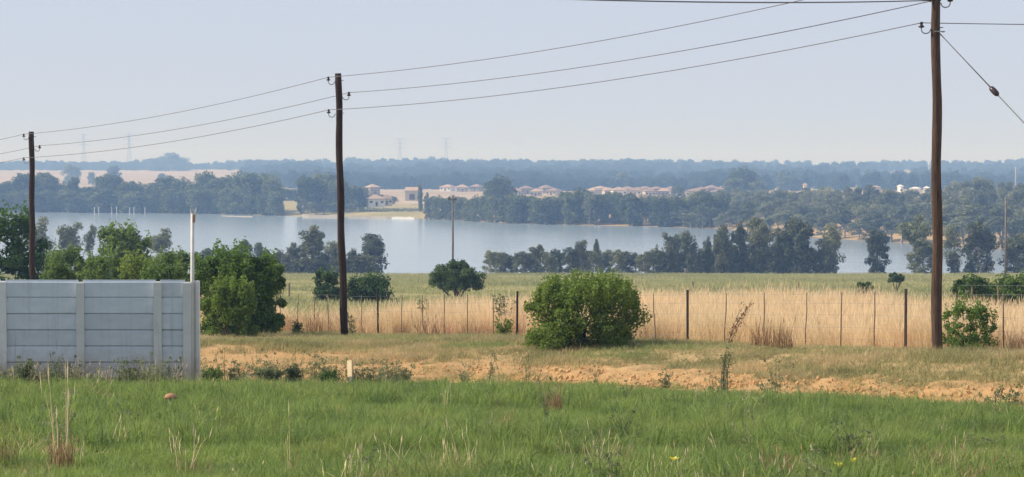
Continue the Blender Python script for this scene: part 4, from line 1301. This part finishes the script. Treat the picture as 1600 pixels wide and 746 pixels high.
for px in (437, 463, 490, 513, 565, 626, 660, 694, 730, 772, 1025, 1133, 1195, 1260, 1315, 1368, 1495, 1571):
    q = fence_at(px); z = g1(*q)
    if 'd' not in pmesh:
        pmesh['d'] = MB().tube([(0, 0, -0.05), (0.012, 0.004, 0.4), (-0.006, 0, 0.85), (0.006, 0, 1.28)], [0.015, 0.014, 0.014, 0.013], 6).mesh('dropper', M['dropper'], True)
    o = new_obj('dropper', pmesh['d'], fl, frel(q[0], q[1], z))
    o.rotation_euler = (random.uniform(-.03, .03), random.uniform(-.05, .05), random.uniform(0, 6))
for h in (0.25, 0.5, 0.78, 1.03, 1.24):
    pp = []
    for s in np.linspace(-9, 31, 60):
        q = FA + s * FD
        pp.append(frel(q[0], q[1], g1(*q) + h + 0.012 * math.sin(s * 1.3)))
    MB().tube(pp, 0.0026, 4).obj('fence_wire', M['metal'], fl)
# farther fence across the veld
f2 = thing('field_fence', 'sparse old fence posts standing far out in the green field', 'fence', (xat(451, 112), 112.0, g1(xat(451, 112), 112)))
for px, d, h in ((451, 112, 0.75), (1083, 118, 0.75), (1248, 112, 0.75), (1561, 83, 0.95), (1520, 84, 0.9), (1605, 82, 0.95)):
    x = xat(px, d); z = g1(x, d)
    MB().tube([(0, 0, -0.1), (0.01, 0, h + 0.35)], [0.05, 0.042], 6).obj('fence_post', M['dropper'], f2, loc=(x - f2.location.x, d - f2.location.y, z - f2.location.z))
pp = [(xat(px, d) - f2.location.x, d - f2.location.y, g1(xat(px, d), d) + 1.32 - f2.location.z) for px, d in ((1505, 84.2), (1561, 83), (1605, 82), (1660, 81))]
MB().tube(pp, 0.005, 5).obj('top_rail', M['metal'], f2)

# ------------------------------------------------------------------ buildings across the lake
def house(px, d, wpx, hwall, dep, lab, wallm, roofm, group=None, hip=0.35, name='house', cat='house', rz=0.0, win=3, roofh=1.9, zoff=0.0):
    W = wpx / F * d
    x = xat(px, d); zb = g1(x, d) + zoff
    o = thing(name, lab, cat, (x, d, zb), rz, group)
    MB().box((0, 0, hwall / 2 - 0.3), (W, dep, hwall + 0.6)).obj('wall', M[wallm], o)
    ov = 0.5
    a, b = W / 2 + ov, dep / 2 + ov
    i = min(a * 0.9, b) * hip / 0.35 if hip else 0
    V = [(-a, -b, 0), (a, -b, 0), (a, b, 0), (-a, b, 0), (-a + i, 0, roofh), (a - i, 0, roofh), (-a, -b, -0.18), (a, -b, -0.18), (a, b, -0.18), (-a, b, -0.18)]
    rf = MB().add(V, [(0, 1, 5, 4), (1, 2, 5), (2, 3, 4, 5), (3, 0, 4), (9, 8, 7, 6), (0, 6, 7, 1), (1, 7, 8, 2), (2, 8, 9, 3), (3, 9, 6, 0)])
    rf.obj('roof', M[roofm], o, loc=(0, 0, hwall + 0.19))
    for k in range(win):
        xx = (k + 0.5) / win * W - W / 2
        if k == win // 2:
            MB().box((xx, -dep / 2 - 0.02, 1.05 if win > 1 else 1.5), (1.1 if win > 1 else 3.0, 0.12, 2.1 if win > 1 else 3.0)).obj('door', M['door'], o)
        else:
            wn = MB().box((xx, -dep / 2 - 0.02, hwall * 0.58), (1.6, 0.10, 1.3)).obj('window', M['whitewall'], o)
            MB().box((xx, -dep / 2 - 0.06, hwall * 0.58), (1.36, 0.08, 1.06)).obj('pane', M['glass'], wn)
    return o
random.seed(9)
rows = [(806,1290),(822,1350),(838,1280),(853,1400),(866,1300),(928,1300),(938,1380),(951,1320),(967,1270),(981,1330),(996,1290),(1008,1400),(1014,1250),(1026,1320),(1037,1280),(1048,1360),(1086,1240),(1096,1320),(1112,1400),(1122,1250),(1128,1340),(700,1500),(722,1480),(745,1490)]
for i, (px, d) in enumerate(rows):
    house(px, d, random.uniform(15, 22), random.uniform(2.8, 3.8), random.uniform(8, 11), 'low house with terracotta roof, %s of the estate beyond the far shore trees' % ('far left outliers' if px < 790 else 'left cluster' if px < 910 else 'middle cluster' if px < 1070 else 'right cluster'),
          random.choice(['cream', 'cream', 'whitewall', 'pinkwall']), random.choice(['roof', 'roof', 'roof2']), 'red-roofed estate houses', rz=random.uniform(-0.5, 0.5), roofh=random.uniform(1.3, 2.0), zoff=random.uniform(-0.2, 0.6))
house(586, 985, 26, 3.4, 8, 'small white lakeside house with dark openings right of the middle pole', 'whitewall', 'roof2', rz=0.25, zoff=2.2, name='lakeside_house')
house(604, 1010, 16, 3.0, 7, 'low tan-roofed annexe joined on the right of the white lakeside house', 'cream', 'roof', rz=0.1, win=3, zoff=2.0, name='lakeside_house')
house(646, 1090, 22, 4.6, 9, 'cream barn with one dark square doorway on the slope above the far shore', 'cream', 'roof2', hip=0, win=1, rz=-0.12, zoff=2.6, name='barn', cat='barn')
house(582, 1300, 16, 4.6, 10, 'tall pinkish brown building above the lakeside house', 'pinkwall', 'roof2', win=3, rz=0.4, zoff=0.6, name='farm_building', cat='building')
for i, (px, d, wpx, h, lab) in enumerate([(1407, 1250, 4, 5.2, 'small white tower showing above the right wood'), (1430, 1300, 16, 3.2, 'long low white building above the right wood, left of the near pole'),
                                         (1448, 1280, 8, 3.8, 'white building partly hidden by the nearest pole, above the right wood'), (1368, 1350, 14, 3.5, 'dull cream building showing above the right wood'),
                                         (1258, 1300, 5, 5.5, 'small white shed above the wood right of the domed skyline tree')]):
    house(px, d, wpx, h, 7, lab, 'whitewall' if i != 3 else 'cream', 'whitewall' if i in (0, 1, 2) else 'roof2', win=2, rz=random.uniform(-.3, .3), zoff=1.2, name='white_building', cat='building', roofh=1.0)

# brown slope bank and shoreline stone wall
def strip(name, pxs, ytop_h, off, label, cat, mat, thick=1.2):
    mb = MB()
    P = []
    for px in pxs:
        d = float(np.interp(px, SH_PX, SH_D)) + off
        P.append((xat(px, d), d))
    x0, y0 = P[0]
    o = thing(name, label, cat, (x0, y0, WATER))
    for i in range(len(P) - 1):
        (xa, ya), (xb, yb) = P[i], P[i+1]
        h = ytop_h * random.uniform(0.85, 1.15)
        V = [(xa, ya, -0.5), (xb, yb, -0.5), (xb, yb + thick, -0.5), (xa, ya + thick, -0.5), (xa, ya, h), (xb, yb, h), (xb, yb + thick, h), (xa, ya + thick, h)]
        V = [(a - x0, b - y0, c) for a, b, c in V]
        mb.add(V, [(0,3,2,1),(4,5,6,7),(0,1,5,4),(1,2,6,5),(2,3,7,6),(3,0,4,7)])
    mb.obj('stonework', M[mat], o)
strip('shore_wall', list(range(472, 540, 6)), 1.3, -13, 'pale stone retaining wall at the waterline behind the middle pole', 'wall', 'stone')
strip('shore_wall', list(range(544, 640, 6)), 1.1, -12, 'pale stone retaining wall along the waterline below the lakeside house', 'wall', 'stone')
strip('shore_wall', list(range(612, 652, 5)), 1.0, -14.5, 'short pale landing edge at the right end of the lakeside shore', 'wall', 'whitewall')
strip('jetty', list(range(346, 400, 6)), 0.28, -42, 'low pale jetty lying on the water off the far left shore', 'jetty', 'stone', 3.0)
# clipped hedge under the lakeside house
hb = MB(); cl = []
d0 = 960
for px in range(556, 662, 3):
    x = xat(px, d0)
    cl.append(((x - xat(556, d0), random.uniform(-.4, .4), 1.0), (1.3, 1.0, 1.0), 40, 0.4))
leaf_cloud(hb, cl, 0.6, 77)
hg = thing('hedge', 'long low dark hedge on the lawn between lakeside house and water', 'hedge', (xat(556, d0), d0, g1(xat(556, d0), d0)))
hb.obj('leaves', M['farleaf'], hg)
# pale mooring posts off the left far shore
for i, px in enumerate((147, 154, 174, 182, 202, 209, 226)):
    d = float(np.interp(px, SH_PX, SH_D)) - 16
    x = xat(px, d)
    o = thing('mooring_post', 'slim white post standing in the water before the far left trees', 'post', (x, d, WATER - 0.5), 0, 'white posts off the far left shore')
    MB().tube([(0, 0, 0), (0.1 * (-1) ** i, 0, 3.5)], [0.17, 0.13], 8).obj('shaft', M['whitewall'], o)
    MB().lathe([(0.17, 3.2), (0.22, 3.35), (0.2, 3.6), (0.05, 3.75)], n=8).obj('cap', M['whitewall'], o)
# small green tent-like bush on the right spit
shrub(bush_meshes(88, M['bush'], (4.0, 3.0, 5.5), 14, 60, 0.7), 1042, 775, 'bright green bush glowing at the waterline under the far shore trees')

# ------------------------------------------------------------------ pylons on the skyline
def pylon(px, ytop, d, lab):
    x = xat(px, d); zb = g1(x, d); H = zat(ytop, d) - zb
    o = thing('pylon', lab, 'pylon', (x, d, zb), 0, 'lattice pylons on the skyline')
    mb = MB()
    b, wst, tp = 5.0, 1.3, 1.0
    lev = [0, .2, .38, .55, .7, .84, 1.0]
    wd = [b, 3.6, 2.5, 1.7, 1.3, 1.2, 0.9]
    for sx, sy in ((-1, -1), (1, -1), (1, 1), (-1, 1)):
        mb.tube([(sx * w_, sy * w_, H * l) for l, w_ in zip(lev, wd)], 0.16, 4)
    for i in range(len(lev) - 1):
        for sy in (-1, 1):
            mb.tube([(-wd[i], sy * wd[i], H * lev[i]), (wd[i+1], sy * wd[i+1], H * lev[i+1])], 0.10, 4)
            mb.tube([(wd[i], sy * wd[i], H * lev[i]), (-wd[i+1], sy * wd[i+1], H * lev[i+1])], 0.10, 4)
    mb.obj('tower', M['steelfar'], o)
    for l, a in ((0.70, 7.5), (0.84, 9.0), (0.98, 7.0)):
        ab = MB()
        for s in (-1, 1):
            ab.tube([(0, 0, H * l + 1.4), (s * a, 0, H * l)], 0.16, 4)
            ab.tube([(0, 0, H * l), (s * a, 0, H * l)], 0.16, 4)
            ab.tube([(s * a, 0, H * l), (s * a, 0, H * l - 3.0)], 0.14, 4)
        ab.obj('cross_arm', M['steelfar'], o)
pylon(131, 210, 3300, 'faint lattice pylon on the left skyline, left one above the pale field')
pylon(202, 209, 3300, 'faint lattice pylon on the left skyline, right one above the pale field')
pylon(625, 217, 3300, 'faint lattice pylon on the skyline right of the middle wooden pole')
pylon(697, 216, 3300, 'faint lattice pylon on the skyline straight above the thin distant pole')

# ------------------------------------------------------------------ haze
hm = bpy.data.materials.new('haze'); hm.use_nodes = True
hn = hm.node_tree; hn.nodes.clear()
out = hn.nodes.new('ShaderNodeOutputMaterial'); pv = hn.nodes.new('ShaderNodeVolumePrincipled')
pv.inputs['Color'].default_value = (0.36, 0.59, 1.0, 1)
pv.inputs['Absorption Color'].default_value = (1, 1, 1, 1)
pv.inputs['Density'].default_value = 0.00048
pv.inputs['Anisotropy'].default_value = 0.0
hn.links.new(pv.outputs[0], out.inputs['Volume'])
try: hm.cycles.homogeneous_volume = True
except Exception: pass
hz = MB().box((0, 3450, 19), (15000, 7300, 92)).obj('haze', hm)
tag(hz, kind='stuff')
